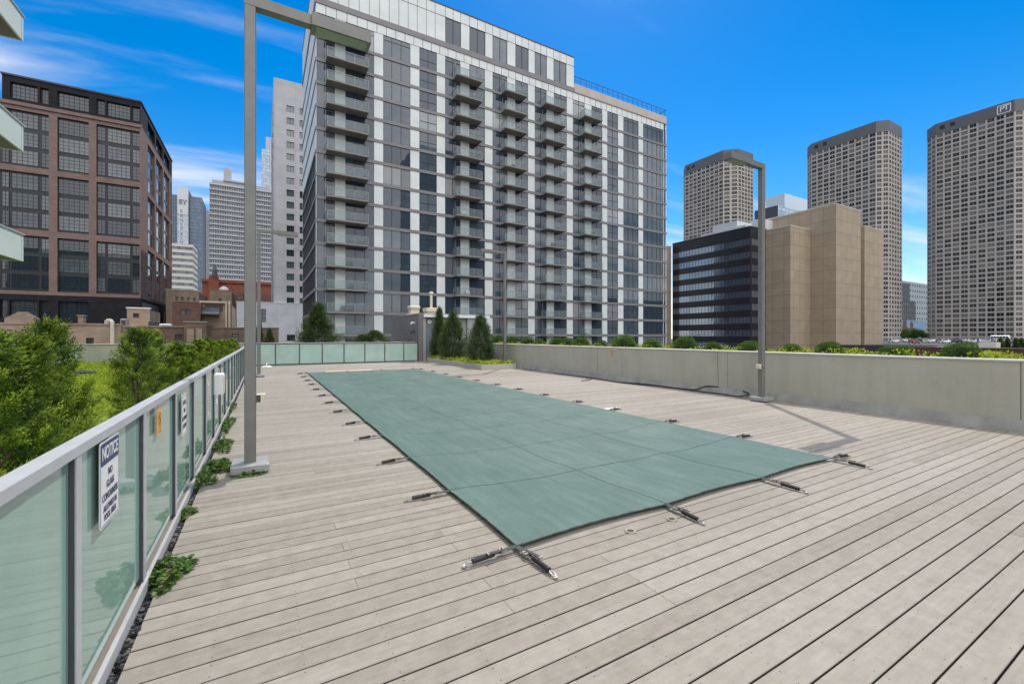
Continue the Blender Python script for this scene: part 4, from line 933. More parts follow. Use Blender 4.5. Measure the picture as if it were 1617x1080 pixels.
# balconies
bal = [(7.1, 12.32), (25.1, 29.35), (33.4, 37.5), (41.2, 45.4), (49.6, 53.6)]
BD = 1.65
for bx0, bx1 in bal:
    wd = bx1 - bx0; sm = MB(); sm.box(0, wd, -BD, -.071, -.2, .04); slab = sm.mesh('balcony', m_conc)
    rm = MB(); zt = 1.08
    for x in [.03, wd * .33, wd * .66, wd - .03]: rm.box(x - .02, x + .02, -BD + .03, -BD + .07, .041, zt)
    rm.box(0, wd, -BD + .02, -BD + .08, zt + .001, zt + .045)
    for x in (.03, wd - .03): rm.box(x - .025, x + .025, -BD + .081, -.08, zt + .001, zt + .04); rm.box(x - .02, x + .02, -.12, -.08, .041, zt)
    rmesh = rm.mesh('railing', m_rail)
    gp = MB(); gp.box(.06, wd - .06, -BD + .045, -BD + .057, .1, zt - .02); gp.box(.024, .036, -BD + .09, -.13, .1, zt - .02); gp.box(wd - .036, wd - .024, -BD + .09, -.13, .1, zt - .02)
    gpm = gp.mesh('glass_panel', m_bglass)
    dm = MB(); dm.box(0, .06, -.05, -.005, 0, 2.35); dm.box(.9, .96, -.05, -.005, 0, 2.35); dm.box(.06, .9, -.05, -.005, 2.29, 2.35); dmesh = dm.mesh('balcony_door', m_rail)
    for z in lev[5:]:
        o = link('balcony', slab, B.root, Vector((bx0, AY, z + .02)) - B.loc); link('railing', rmesh, o); link('glass_panel', gpm, o); link('balcony_door', dmesh, o, (.0 if wd > 5 else .35, .04, .25))
# balcony furniture on the nearest stack
cm_ = MB(); cm_.box(-.3, .3, -.3, .3, .25, .4); cm_.box(-.3, .3, .2, .32, .4, .85); cm_.box(-.34, -.26, -.3, .3, .4, .6); cm_.box(.26, .34, -.3, .3, .4, .6)
for sx in (-1, 1):
    for sy in (-1, 1): cm_.box(sx * .28 - .03, sx * .28 + .03, sy * .26 - .03, sy * .26 + .03, 0, .25)
cmesh = cm_.mesh('armchair', m_dgrey); wmesh = cm_.mesh('armchair', m_white)
fl_names = {5: 'lowest visible balcony', 6: 'second balcony from the bottom', 7: 'third balcony from the bottom', 8: 'fourth balcony from the bottom', 9: 'fifth balcony from the bottom'}
for fl, ci, x, mesh, lab in ((7, 0, 9.2, cmesh, 'dark armchair on the left, third balcony up the nearest stack'), (7, 0, 10.2, cmesh, 'dark armchair in the middle, third balcony up the nearest stack'), (5, 0, 9.0, cmesh, 'dark armchair, lowest balcony of the nearest stack'), (5, 0, 11.2, cmesh, 'dark armchair by the right end, lowest balcony of the nearest stack'), (8, 0, 10.4, cmesh, 'dark armchair, fourth balcony up the nearest stack'),
                             (9, 0, 10.0, cmesh, 'dark armchair, fifth balcony up the nearest stack'), (8, 1, 27.2, wmesh, 'pale armchair on a low balcony of the second stack'), (12, 1, 26.6, wmesh, 'pale armchair on a high balcony of the second stack'), (6, 4, 50.8, wmesh, 'white armchair on a low balcony of the farthest stack'), (11, 3, 43.3, cmesh, 'dark armchair on a middle balcony of the fourth stack'), (15, 2, 35.5, cmesh, 'dark armchair on an upper balcony of the third stack')):
    o = link('armchair', mesh, None, (x, AY - .75, lev[fl] + .062), random.uniform(-.5, .5)); tag(o, lab, 'chair', 'armchairs on balconies')

# 2. brick loft office, left
BY = 107.0; BX1 = xat(222, BY); BYB = yat(271.5, BX1); BXC = xat(3, BY); BXL = xat(-70, BY)
m_pink = brick('mauve_brick', (.215, .148, .126), (.18, .12, .102), (.24, .175, .155), .8, .25, .02, patch=.15); m_bblk = brick('black_brick', (.018, .017, .020), (.026, .024, .028), (.014, .013, .015), .8, .25, .02)
m_lgl = glass('loft_glass', (.018, .030, .038), (.13, .15, .155), 1.7, .02, .12, .74); m_lfr = M('black_steel_frame', (.012, .012, .014), .45); m_efr = M('grey_steel_frame', (.22, .21, .21), .5)
B = Bld('office_building', 'red brick loft office with big black-framed grid windows on the left', 'building', ((BX1 + BXL) / 2, 120, GZ))
pc = lambda *p: [(xat(a, BY), xat(b, BY)) for a, b in p]
seg = pc((-60, -22), (-19, -3), (0.5, 12.8), (15.9, 59.2), (63.3, 76.9), (90.6, 140.1), (152.3, 165.8), (168.6, 205.3), (208.1, 220.4))
grp = [(9.5, 19.1), (20.2, 30.0), (31.0, 40.6)]
piers = pc((77, 90.5), (140.2, 152.2), (220.5, 222)); O = (0, BY); t = .7
B.mb('core').box(BXL, BX1 - t, BY + t, BYB, GZ, 41.9); B.mb('core').box(BXC + t, BX1 - t, BY + t, BYB, 41.9, 45.9)
for a, b in piers: B.lbox('brickwork', O, 0, a, b, 0, t, 8.9, 42.0)
bays = pc((-62, 77), (90.5, 140.2), (152.2, 220.5))
zs = [(8.9, 9.5)] + [(g0[1], g1[0]) for g0, g1 in zip(grp, grp[1:])] + [(40.6, 42.0)]
for a, b in bays:
    for z0, z1 in zs: B.lbox('brickwork', O, 0, a + .001, b - .001, .001, t, z0, z1)
B.lbox('cornice', O, 0, BXL, BX1 + .25, -.25, -.001, 41.3, 41.9)
for z0, z1 in grp:
    n3 = [(z0 + (z1 - z0) * k / 3, z0 + (z1 - z0) * (k + 1) / 3) for k in range(3)]
    for a, b in bays: B.lbox('steel', O, 0, a, b, .45, .7, z0, z1)
    for a, b in seg:
        nx = max(2, round((b - a) / .72))
        for c0, c1 in n3: B.win(O, 0, a, b, c0 + .38, c1 - .25, .43, nx=nx, ny=4, fr=.07, ms=.045)
cs = pc((15.9, 59.2), (63.3, 76.9), (90.6, 140.1), (152.3, 165.8), (168.6, 205.3), (208.1, 220.4))
B.facade('crown', O, 0, (BXC, BX1), (42.01, 46.2), cs, [(42.5, 45.2)], t=t, nx=6, ny=4, fr=.08, ms=.07)
B.facade('base', O, 0, (BXL, BX1), (GZ, 8.89), pc((0, 13), (15, 59), (62, 77), (92, 140)), [(4.8, 7.9)], t=t, nx=6, ny=2, fr=.08, ms=.06)
OE = (BX1, BY); D_ = BYB - BY; vy = lambda px: yat(px, BX1) - BY
ecol = [(vy(a), vy(b)) for a, b in ((233.2, 244.3), (246.6, 256.8), (258.8, 267.6), (269.4, 271.2))]
ecol = [(max(a, t + .1), b) for a, b in ecol]
for z0, z1 in [(8.9, 9.5)] + [(g0[1], g1[0]) for g0, g1 in zip(grp, grp[1:])] + [(40.6, 42.0)]: B.lbox('brickwork', OE, R(90), t, D_, 0, t, z0, z1)
u0 = t
for a, b in ecol + [(D_, None)]:
    for z0, z1 in grp: B.lbox('brickwork', OE, R(90), u0, a - .001, .001, t, z0 + .001, z1 - .001)
    if b is None: break
    for z0, z1 in grp:
        for k in range(3): B.win(OE, R(90), a, b, z0 + (z1 - z0) * k / 3 + .1, z0 + (z1 - z0) * (k + 1) / 3 - .1, .4, nx=3, ny=1, fr=.22, ms=.12, mats=(m_efr, m_lgl))
    u0 = b + .001
B.facade('crown', OE, R(90), (t + .001, D_), (42.01, 46.2), ecol, [(42.5, 45.2)], t=t, nx=3, ny=1, fr=.15, ms=.1)
B.facade('base', OE, R(90), (t + .001, D_), (GZ, 8.89), [ecol[2]], [(3.5, 7.5)], t=t, nx=1, ny=1, fr=.2, ms=.1)
B.mb('crown_cap').box(BXC - .15, BX1 + .15, BY - .15, BYB, 46.201, 46.5)
B.mb('rooftop_unit').box(BX1 - 9, BX1 - 1.2, BY + 9, BY + 24, 46.501, 48.6)
B.mb('metal_cladding').box(BX1 + .001, BX1 + .08, BY + .9, BY + 16, 3.2, 8.2)
B.finish(dict(core=m_lfr, brickwork=m_pink, cornice=m_pink, steel=m_lfr, crown=m_bblk, base=m_bblk, crown_cap=m_lfr, rooftop_unit=m_plate, metal_cladding=panels('louvre_grey', (.16, .165, .17), 8, .18, .02, .7)), [m_lfr, m_lgl])

# 3. grey concrete tower behind the white block, with its podium
m_gconc = panels('pale_concrete', (.44, .43, .435), 4.6, 3.2, .05, .78)
GY = 124.0; gx0, gx1 = xat(432, GY), xat(500, GY); gtop = zat(122, gx0, GY)
B = Bld('concrete_tower', 'pale grey concrete tower with square windows behind the glass apartment block', 'building', ((gx0 + gx1) / 2, GY, GZ))
rws = []; z = zat(160, xat(455, GY), GY) - 3.25 * 0
fh = 18.9 / FPX * proj(xat(458, GY), GY, 10)[2]
zt = zat(167, xat(455, GY), GY)
while zt > zat(494, xat(455, GY), GY): rws.append((zt - .55 * fh, zt)); zt -= fh
cl = [(xat(452.5, GY), xat(464.5, GY)), (xat(473.2, GY), xat(481, GY))]
B.facade('wall', (0, GY), 0, (gx0, gx1), (GZ, gtop), cl, rws, t=.4, nx=2, ny=1, fr=.08, ms=.08)
B.mb('core').box(gx0 + .4, gx1, GY + .4, GY + 26, GZ, gtop - .3)
yb = yat(428.2, gx0) - GY
OWg = (gx0, GY + yb)
B.facade('side_wall', OWg, R(-90), (0, yb - .401), (GZ, gtop), intervals(1, yb - 1, 5, .6), rws, t=.4, nx=2, fr=.08, ms=.08)
B.finish(dict(wall=m_gconc, core=m_dgrey, side_wall=m_gconc), [m_dgrey, glass('tower_glass', (.02, .04, .045), (.09, .13, .13), 1.9, .02, .1)])
PY_ = 121.0; p0, p1 = xat(373.5, PY_), xat(497, PY_); ptop = zat(478, xat(410, PY_), PY_)
B = Bld('podium_building', 'low white panelled podium block at the foot of the pale concrete tower', 'building', ((p0 + p1) / 2, PY_, GZ))
B.facade('wall', (0, PY_), 0, (p0, p1), (GZ, ptop), [(xat(409, PY_), xat(420, PY_))], [(zat(509, xat(415, PY_), PY_), zat(488, xat(415, PY_), PY_))], t=.4, nx=2, ny=3, fr=.1, ms=.1)
B.mb('core').box(p0, p1, PY_ + .4, GY - .01, GZ, ptop)
wn0, wn1 = xat(453, PY_), xat(466, PY_); B.mb('vent_opening').box(wn0, wn1, PY_ - .05, PY_ - .001, zat(538, wn0, PY_), zat(528.5, wn0, PY_))
B.mb('coping').box(p0 - .1, p1, PY_ - .1, PY_ + .3, ptop + .001, ptop + .15)
B.finish(dict(wall=panels('white_metal_panel', (.60, .61, .63), 4.2, 6.2, .04, .75), core=m_white, vent_opening=m_black, coping=m_white), [m_dgrey, m_gl])

# 4. far downtown towers on the left
def tower(name, label, cat, Y, pxl, pxr, pytop, depth, wallmat, gl, frm, ncol, nrow, fx_, fz_, t=.5, zb=GZ, west=0, east=0, nx=1, ny=1, fr=.0, zlow=None, group=None):
    x0, x1 = xat(pxl, Y), xat(pxr, Y); zt = zat(pytop, (x0 + x1) / 2, Y)
    B = Bld(name, label, cat, ((x0 + x1) / 2, Y, GZ), group); zl = GZ if zlow is None else zlow
    rows = intervals(zl, zt - .01 * (zt - zl), nrow, fz_)
    B.facade('wall', (0, Y), 0, (x0, x1), (zb, zt), intervals(x0, x1, ncol, fx_), rows, t=t, nx=nx, ny=ny, fr=fr, ms=.25)
    B.mb('core').box(x0 + t, x1 - t, Y + t, Y + depth, zb, zt - .2)
    if east: B.facade('side_wall', (x1, Y), R(90), (t + .001, depth), (zb, zt), intervals(t, depth, east, fx_), rows, t=t, fr=fr)
    if west: B.facade('side_wall', (x0, Y + depth), R(-90), (0, depth - t - .001), (zb, zt), intervals(0, depth - t, west, fx_), rows, t=t, fr=fr)
    return B, x0, x1, zt, dict(wall=wallmat, side_wall=wallmat, core=m_dgrey), [frm, gl]
m_fgl = glass('far_blue_glass', (.05, .09, .15), (.10, .16, .24), 1.7, .1, 0, .6); m_pgl = glass('far_pale_glass', (.30, .38, .45), (.5, .57, .62), 1.6, .1, 0, .5); m_dgl = glass('far_grey_glass', (.05, .055, .07), (.16, .17, .19), 1.7, .1, 0, .55)
m_fpale = M('far_pale_concrete', (.52, .53, .54), .7, 0, .06, .05); m_fgrey = M('far_grey_concrete', (.34, .34, .36), .7, 0, .08, .05); m_fblue = M('far_blue_metal', (.12, .17, .24), .5, 0, .1, .05)  # far tower colours carry a slight light-blue haze
B, x0, x1, zt, mt, wmt = tower('glass_tower', 'blue glass wing of the downtown tower with the pale lettered fin', 'building', 560, 298.5, 319.5, 311, 40, m_fblue, m_fgl, m_fblue, 6, 46, .9, .8, zlow=GZ, east=0); B.finish(mt, wmt)
B, x0, x1, zt, mt, wmt = tower('glass_tower', 'pale glass downtown tower lettered EY at the top', 'building', 556, 280, 297.5, 296, 30, m_fpale, m_pgl, m_fpale, 5, 40, .55, .75, zlow=GZ)
bl = MB(); bl.box(x0 - .01, x1 + .01, 555.6, 555.99, zt - 28, zt); bl.build('sign_panel', m_fpale, B.root)
m_letter = M('faded_lettering', (.17, .19, .22), .7)
put_text('EY', 6.2, m_letter, B.root, (0, -.8, zt - 15.5 - GZ), 'S', bold=.25)
for k, ch in enumerate('ERNST&YOUNG'): put_text(ch, 4.0, m_letter, B.root, (-1.2, -.8, zt - 25 - 4.6 * k - GZ), 'S', bold=.0)
B.finish(mt, wmt)
B, x0, x1, zt, mt, wmt = tower('glass_tower', 'narrow blue glass slab just right of the brick office', 'building', 570, 268, 279.5, 307, 30, m_fblue, m_fgl, m_fblue, 4, 46, .9, .8); B.finish(mt, wmt)
B, x0, x1, zt, mt, wmt = tower('curved_tower', 'slim pale curved tower edge beside the blue glass tower', 'building', 600, 320, 329.5, 330, 30, m_fpale, m_pgl, m_fpale, 3, 44, .5, .7); B.finish(mt, wmt)
B, x0, x1, zt, mt, wmt = tower('office_building', 'beige office slab with dark strip windows in front of the lettered tower', 'building', 300, 266, 304.5, 385, 20, M('far_beige', (.50, .48, .43), .8, 0, .06, .05), m_dgl, m_dgrey, 6, 21, .97, .5, east=5); B.finish(mt, wmt)
# big grey slab with white fins and a crowned top
B, x0, x1, zt, mt, wmt = tower('office_tower', 'broad grey office slab with white floor lines and a mast on its roof', 'building', 380, 331, 440, 296, 40, m_fgrey, m_dgl, m_fgrey, 30, 36, .70, .62, t=.8)
bl = MB()
for z0, z1 in intervals(GZ, zt - .01 * (zt - GZ), 36, .62): bl.box(x0 - .2, x1 + .2, 378.9, 379.99, z1 + .5, z1 + .95)
bl.build('floor_line', m_fpale, B.root)
bl = MB(); bl.box(x0 + 1, x0 + 38, 384, 398, zt, zt + 3.4); bl.box(x0 + 8, x0 + 24, 383, 399, zt + 3.41, zt + 4.6); bl.build('penthouse', m_fgrey, B.root)
xm = xat(359.5, 390); bl = MB(); zm = zat(271, xm, 390); bl.box(xm - 2.3, xm + 2.3, 387, 393, zt + 5, zm); bl.box(xm - 1.6, xm + 1, 388, 392, zm + .01, zm + 2); bl.box(xm - .15, xm + .15, 389.8, 390.2, zm + 2.01, zm + 9); bl.build('roof_mast', m_fgrey, B.root)
bl = MB()
for k in range(18):
    xx = x0 + 42 + 1.9 * k
    if xx < x1: bl.bar((xx, 380, zt + .2), (xx + 1.4, 383, zt + 2.4), .6, .4)
bl.build('roof_fins', m_fpale, B.root); B.finish(mt, wmt)
B, x0, x1, zt, mt, wmt = tower('glass_tower', 'pale sky-coloured skyscraper sliver left of the concrete tower', 'building', 700, 413, 432, 237, 40, m_pgl, m_pgl, m_fpale, 8, 60, .85, .85)
bl = MB(); xa, xb_ = xat(419.5, 705), xat(432, 705); bl.box(xa, xb_, 704, 730, zt, zat(219, xb_, 705)); bl.build('upper_setback', m_pgl, B.root); B.finish(mt, wmt)
# red brick block with arched windows
m_redb = brick('red_brick', (.26, .085, .055), (.20, .065, .045), (.20, .09, .065), 1.2, .4, .03); m_tanb = brick('tan_brick', (.36, .27, .19), (.29, .215, .15), (.30, .25, .19), .7, .25, .025); m_brnb = brick('brown_brick', (.17, .09, .065), (.13, .065, .05), (.15, .10, .08), .7, .25, .025)
m_buff = brick('buff_brick', (.42, .30, .21), (.33, .225, .155), (.37, .30, .24), .30, .10, .014, patch=.3); m_oldb = brick('old_dark_brick', (.175, .115, .08), (.12, .075, .055), (.19, .145, .115), .30, .10, .014, patch=.35)
RY = 215; rx0, rx1 = xat(319, RY), xat(436, RY); rzt = zat(448, (rx0 + rx1) / 2, RY)
B = Bld('brick_warehouse', 'long red brick warehouse with a row of arched windows in the distance', 'building', ((rx0 + rx1) / 2, RY, GZ))
ac = intervals(rx0 + 2, rx1, 26, .55); B.facade('wall', (0, RY), 0, (rx0, rx1), (GZ, rzt), ac, [(zat(473, rx0, RY), zat(466, rx0, RY)), (zat(486, rx0, RY), zat(478, rx0, RY))], t=.5, fr=0)
am = B.mb('arched_window')
for a, b in ac:
    zb_, cxx, r = zat(462.5, rx0, RY), (a + b) / 2, (b - a) / 2
    pl = [(cxx - r, zb_ - 2)] + [(cxx + r * math.cos(R(180 - 22.5 * k)), zb_ + r * math.sin(R(180 - 22.5 * k))) for k in range(9)] + [(cxx + r, zb_ - 2)]
    am.loft([[(p, RY - .04, q) for p, q in pl], [(p, RY - .001, q) for p, q in pl]])
B.mb('cornice').box(rx0 - .4, rx1, RY - .6, RY + .3, rzt + .001, rzt + 1.2); B.mb('core').box(rx0, rx1, RY + .5, RY + 20, GZ, rzt - .1)
xt0, xt1 = xat(330, RY), xat(346, RY); B.mb('stair_tower').box(xt0, xt1, RY - 2, RY - .61, GZ, zat(437, xt0, RY))
B.finish(dict(wall=m_redb, arched_window=m_dgrey, cornice=m_redb, core=m_redb, stair_tower=m_redb), [m_dgrey, m_dgl])
B = None
xw = xat(339.5, 212); wt = thing('water_tank', 'small dark rooftop tank with a pointed top above the red warehouse', 'tank', (xw, 212, zat(438, xw, 212)))
a = MB(); zb_ = zat(437, xw, 212); a.disc(xw, 211, zb_, zb_ + 2.5, .9, 12); a.disc(xw, 211, zb_ + 2.501, zb_ + 5, .9, 12, r1=.2); a.build('tank_body', m_dgrey, wt)

# old low buildings across the alley
def lowbox(name, label, Y, pxl, pxr, pyt, depth, mat, wins=(), parts=(), zb=GZ, cop=m_conc):
    x0, x1 = xat(pxl, Y), xat(pxr, Y); zt = zat(pyt, (x0 + x1) / 2, Y)
    B = Bld(name, label, 'building', ((x0 + x1) / 2, Y, GZ))
    if wins:
        xs_ = sorted({(xat(a, Y), xat(b, Y)) for a, b, *_ in wins}); w0 = wins[0]; xm = (x0 + x1) / 2
        B.facade('wall', (0, Y), 0, (x0, x1), (zb, zt), xs_, [(zat(w0[3], xm, Y), zat(w0[2], xm, Y))], t=.3, nx=2, ny=2, fr=.08, ms=.05)
    else: B.mb('wall').box(x0, x1, Y, Y + .3, zb, zt)
    B.mb('core').box(x0, x1, Y + .3, Y + depth, zb, zt - .15)
    B.mb('coping').box(x0 - .06, x1 + .06, Y - .07, Y + .37, zt + .001, zt + .12)
    mats = dict(wall=mat, core=mat, coping=cop)
    for key, m, fn in parts: fn(B.mb(key), x0, x1, zt, Y); mats[key] = m
    return B.finish(mats, [m_dgrey, m_dgl])
def gable(mb, x0, x1, zt, Y):
    a, b = xat(7, Y), xat(60, Y); zs_ = zat(510, a, Y), zat(502.5, a, Y), zat(492.5, (a + b) / 2, Y)
    pl = [(a, zt), (b, zt), (b, zs_[1]), (a + (b - a) * .62, zs_[2]), (a + (b - a) * .42, zs_[2]), (a, zs_[1])]
    mb.loft([[(p, Y - .02, q) for p, q in pl], [(p, Y + .35, q) for p, q in pl]])
def chims(mb, x0, x1, zt, Y):
    for a, b, t_ in ((120, 128.5, 499),): mb.box(xat(a, Y), xat(b, Y), Y + .4, Y + 1, zt - .3, zat(t_, xat(a, Y), Y)); mb.box(xat(a, Y) - .06, xat(b, Y) + .06, Y + .34, Y + 1.06, zat(t_, xat(a, Y), Y) + .001, zat(t_, xat(a, Y), Y) + .1)
def pipes(mb, x0, x1, zt, Y):
    x = xat(176, Y); mb.tube(curve_pts([(x + .1, Y - .2, -3), (x + .1, Y - .2, zt - .6), (x + .1, Y - .2, zt + .1), (x, Y - .1, zt + .35), (x - .25, Y + .1, zt + .38)], 5), .13, 8)
    x = xat(162, Y); mb.disc(x, Y + 1, zt - .2, zt + .4, .13, 10)
lowbox('brick_building', 'low buff brick building with a pale stepped gable at the left edge', 45, -60, 190.5, 512.5, 12, m_buff, ((135.5, 148, 533.5, 545),), (('gable', m_buff, gable), ('chimney', m_buff, chims), ('drain_pipe', m_cream, pipes)), cop=m_buff)
lowbox('brick_building', 'low pinkish brick wall building behind the bright arborvitae', 49, 191.5, 290, 516.5, 12, m_oldb, ((276, 288, 528, 538),), cop=m_tanb)
def bath(mb, x0, x1, zt, Y):
    a, b = xat(200, Y), xat(231, Y); mb.box(a, b, Y + 3, Y + 6.5, zt - .2, zat(486.5, a, Y)); mb.box(a + .5, b - .9, Y + 3.3, Y + 6, zat(486.5, a, Y) + .001, zat(484, a, Y))
lowbox('roof_hut', 'small buff brick rooftop hut in front of the black office base', 56, 200.5, 236.5, 487.5, 5, m_buff, ((210, 219.5, 495, 502),), zb=-1, cop=m_white)
lowbox('brick_building', 'dark old brick gatehouse with bricked-up doorways', 47, 290.5, 326, 509.5, 8, m_oldb, (), (('bricked_door', m_tanb, lambda mb, x0, x1, zt, Y: [mb.box(xat(a, Y), xat(b, Y), Y - .05, Y - .001, zat(540, x0, Y), zat(519, x0, Y)) for a, b in ((295, 306), (310, 319))]),), cop=m_conc)
lowbox('brick_building', 'long dark brown brick wall building below the white podium', 50, 326.5, 440, 519, 10, m_oldb, ((366, 377, 527, 537),), cop=m_oldb)
lowbox('brick_building', 'dark red brick house with a pair of square windows', 88, 271.5, 314.5, 476.5, 14, m_brnb, ((284, 292, 489.5, 497.5), (293.5, 302, 489.5, 497.5)), cop=m_tanb)
def awn(mb, x0, x1, zt, Y):
    a, b = xat(319, Y), xat(347, Y); zz = zat(497, a, Y)
    mb.loft([[(a, Y - .01, zz), (a, Y - 1.4, zz), (a, Y - 1.4, zz + .2), (a, Y - .01, zz + 1.3)], [(b, Y - .01, zz), (b, Y - 1.4, zz), (b, Y - 1.4, zz + .2), (b, Y - .01, zz + 1.3)]])
def porch(mb, x0, x1, zt, Y):
    for a, b, c0, c1 in ((315, 317, 478, 540), (356, 359, 476, 540), (361, 364, 474, 540)): mb.box(xat(a, Y), xat(b, Y), Y - .5, Y - .02, -6, zat(c0, x0, Y))
    mb.box(xat(315, Y), xat(359, Y), Y - .55, Y - .02, zat(478, x0, Y) + .001, zat(475, x0, Y))
lowbox('brick_building', 'tan back building with a glazed lean-to and pale corner posts', 92, 315, 366, 480, 14, m_tanb, ((324, 352, 482, 492),), (('lean_to', m_dgl, awn), ('porch_frame', M('cream_paint', (.5, .42, .32), .8), porch)))
lowbox('brick_building', 'pale buff storey with four small windows behind the dark red house', 118, 262, 314, 458.5, 16, m_tanb, ((277, 281, 469, 475.5), (286, 290, 469, 475.5), (295.5, 299.5, 469, 475.5), (305, 309, 469, 475.5)), cop=m_cream)
lowbox('brick_building', 'tan brick block with a domed roof light below the red warehouse', 130, 331, 366, 458.5, 16, m_tanb, ((345, 350, 471, 476),), (('roof_light', m_white, lambda mb, x0, x1, zt, Y: (mb.disc(xat(352, Y), Y + 3, zt, zt + .8, 1.2, 14, r1=1.0), mb.disc(xat(352, Y), Y + 3, zt + .801, zt + 1.3, 1.0, 14, r1=.3))),))
lowbox('brick_building', 'weathered tan brick block with pipes left of the white podium', 140, 360, 384, 463, 14, brick('weathered_brick', (.30, .20, .15), (.22, .15, .11), (.26, .2, .16), .7, .25, .02, patch=.4), ((366, 369.5, 474, 480), (373, 376, 474, 480)), cop=m_tanb)
for i, (px, wpx, h_, lab) in enumerate(((197, 6, .9, 'round grey roof ventilator on the pinkish brick wall'), (243, 9, .7, 'grey condenser box on the pinkish brick roof'), (262, 12, .45, 'white roof duct on the pinkish brick roof'))):
    Y = 51.5; X = xat(px, Y); wd = wpx / FPX * 50 / 2; zr = zat(516.5, X, 49) - .1
    t_ = thing('roof_vent', lab, 'vent', (X, Y, zr)); a = MB()
    a.rbox(X - wd, X + wd, Y - .5, Y + .5, zr, zr + h_, .08); a.build('casing', [m_plate, m_dgrey, m_white][i], t_)
    a = MB(); a.box(X - wd * .7, X + wd * .7, Y - .53, Y - .501, zr + .12, zr + h_ - .15); a.build('grille', m_dgrey, t_)

# 5. dark glass office with beige cores, right
m_blk = panels('black_granite', (.022, .021, .026), 1.6, 1.8, .02, .7, .25); m_bst = panels('beige_concrete', (.43, .342, .245), 3.1, 3.43, .07, .6, .8, .09, ribs=2.6)
m_strip = glass('mirror_strip_glass', (.20, .24, .29), (.34, .39, .44), 1.5, .02, .6, .8); m_strip.node_tree.nodes['Principled BSDF'].inputs['Metallic'].default_value = .8
kx, ky = 116.8, 71.3; ktop = 31.8; kb = 97.6
B = Bld('office_building', 'black glass office with mirror window bands beside the beige concrete towers', 'building', (125, 85, GZ))
rowsk = [(ktop - 3.0 - 3.62 * k - 1.85, ktop - 3.0 - 3.62 * k) for k in range(13)]; rowsk = [r for r in rowsk if r[0] > GZ]
Lk = kb - ky
B.facade('wall', (kx, kb), R(-90), (0, Lk), (GZ, ktop), [(.01 + Lk * k / 4 , Lk * (k + 1) / 4 - .01) for k in range(4)], rowsk, t=.25, wd=.06, nx=6, ny=1, fr=.03, ms=.06)
B.facade('side_wall', (kx, ky), 0, (.251, 11), (GZ, ktop), [(.6, 10.9)], rowsk, t=.25, wd=.04, nx=6, fr=.02, ms=.03)
B.mb('core').box(kx + .25, 160, ky + .25, kb, GZ, ktop - .2)
B.mb('roof_edge').box(kx - .1, kx + 13, ky - .1, kb, ktop + .001, ktop + .35)
xq = kx + 9; B.mb('plant_screen').box(xq, xq + 20, ky + 7, kb - 4, ktop + .36, ktop + 3.4); B.mb('plant_screen').box(xq + 3, xq + 18, ky + 4, ky + 6.9, ktop + .36, ktop + 5); B.mb('plant_unit').box(xq + .5, xq + 14, ky + 10, kb - 8, ktop + 3.41, ktop + 5.4)
B.finish(dict(wall=m_blk, side_wall=m_blk, core=m_blk, roof_edge=m_mull, plant_screen=m_fpale, plant_unit=m_fpale), [m_blk, m_strip])
def bcore(label, poly_boxes, loc):
    t_ = thing('concrete_core_tower', label, 'building', loc, 'beige concrete stair cores'); a = MB(); c_ = MB()
    for x0, x1, y0, y1, zt in poly_boxes:
        a.box(x0, x1, y0, y1, GZ, zt); c_.box(x0 - .08, x1 + .08, y0 - .08, y1 + .08, zt + .001, zt + .3)
    a.build('wall', m_bst, t_); c_.build('coping', M('pale_cap', (.5, .45, .38), .7), t_)
bcore('lower beige concrete core tower touching the black glass office', [(124.3, 134.85, 64.7, 88, 31.6)], (130, 70, GZ))
bcore('tallest beige concrete core tower in the middle of the group', [(134.9, 149.3, 58.5, 90, 37.5)], (142, 70, GZ))
bcore('right-hand beige concrete core tower, narrower and set back', [(155.5, 167.9, 60, 90, 34.4), (149.32, 155.48, 66, 90, 33.4)], (161, 70, GZ))
bcore('thin beige concrete strip between the apartment block and the black office', [(113, 116.6, 98, 110, 31.0)], (114, 100, GZ))

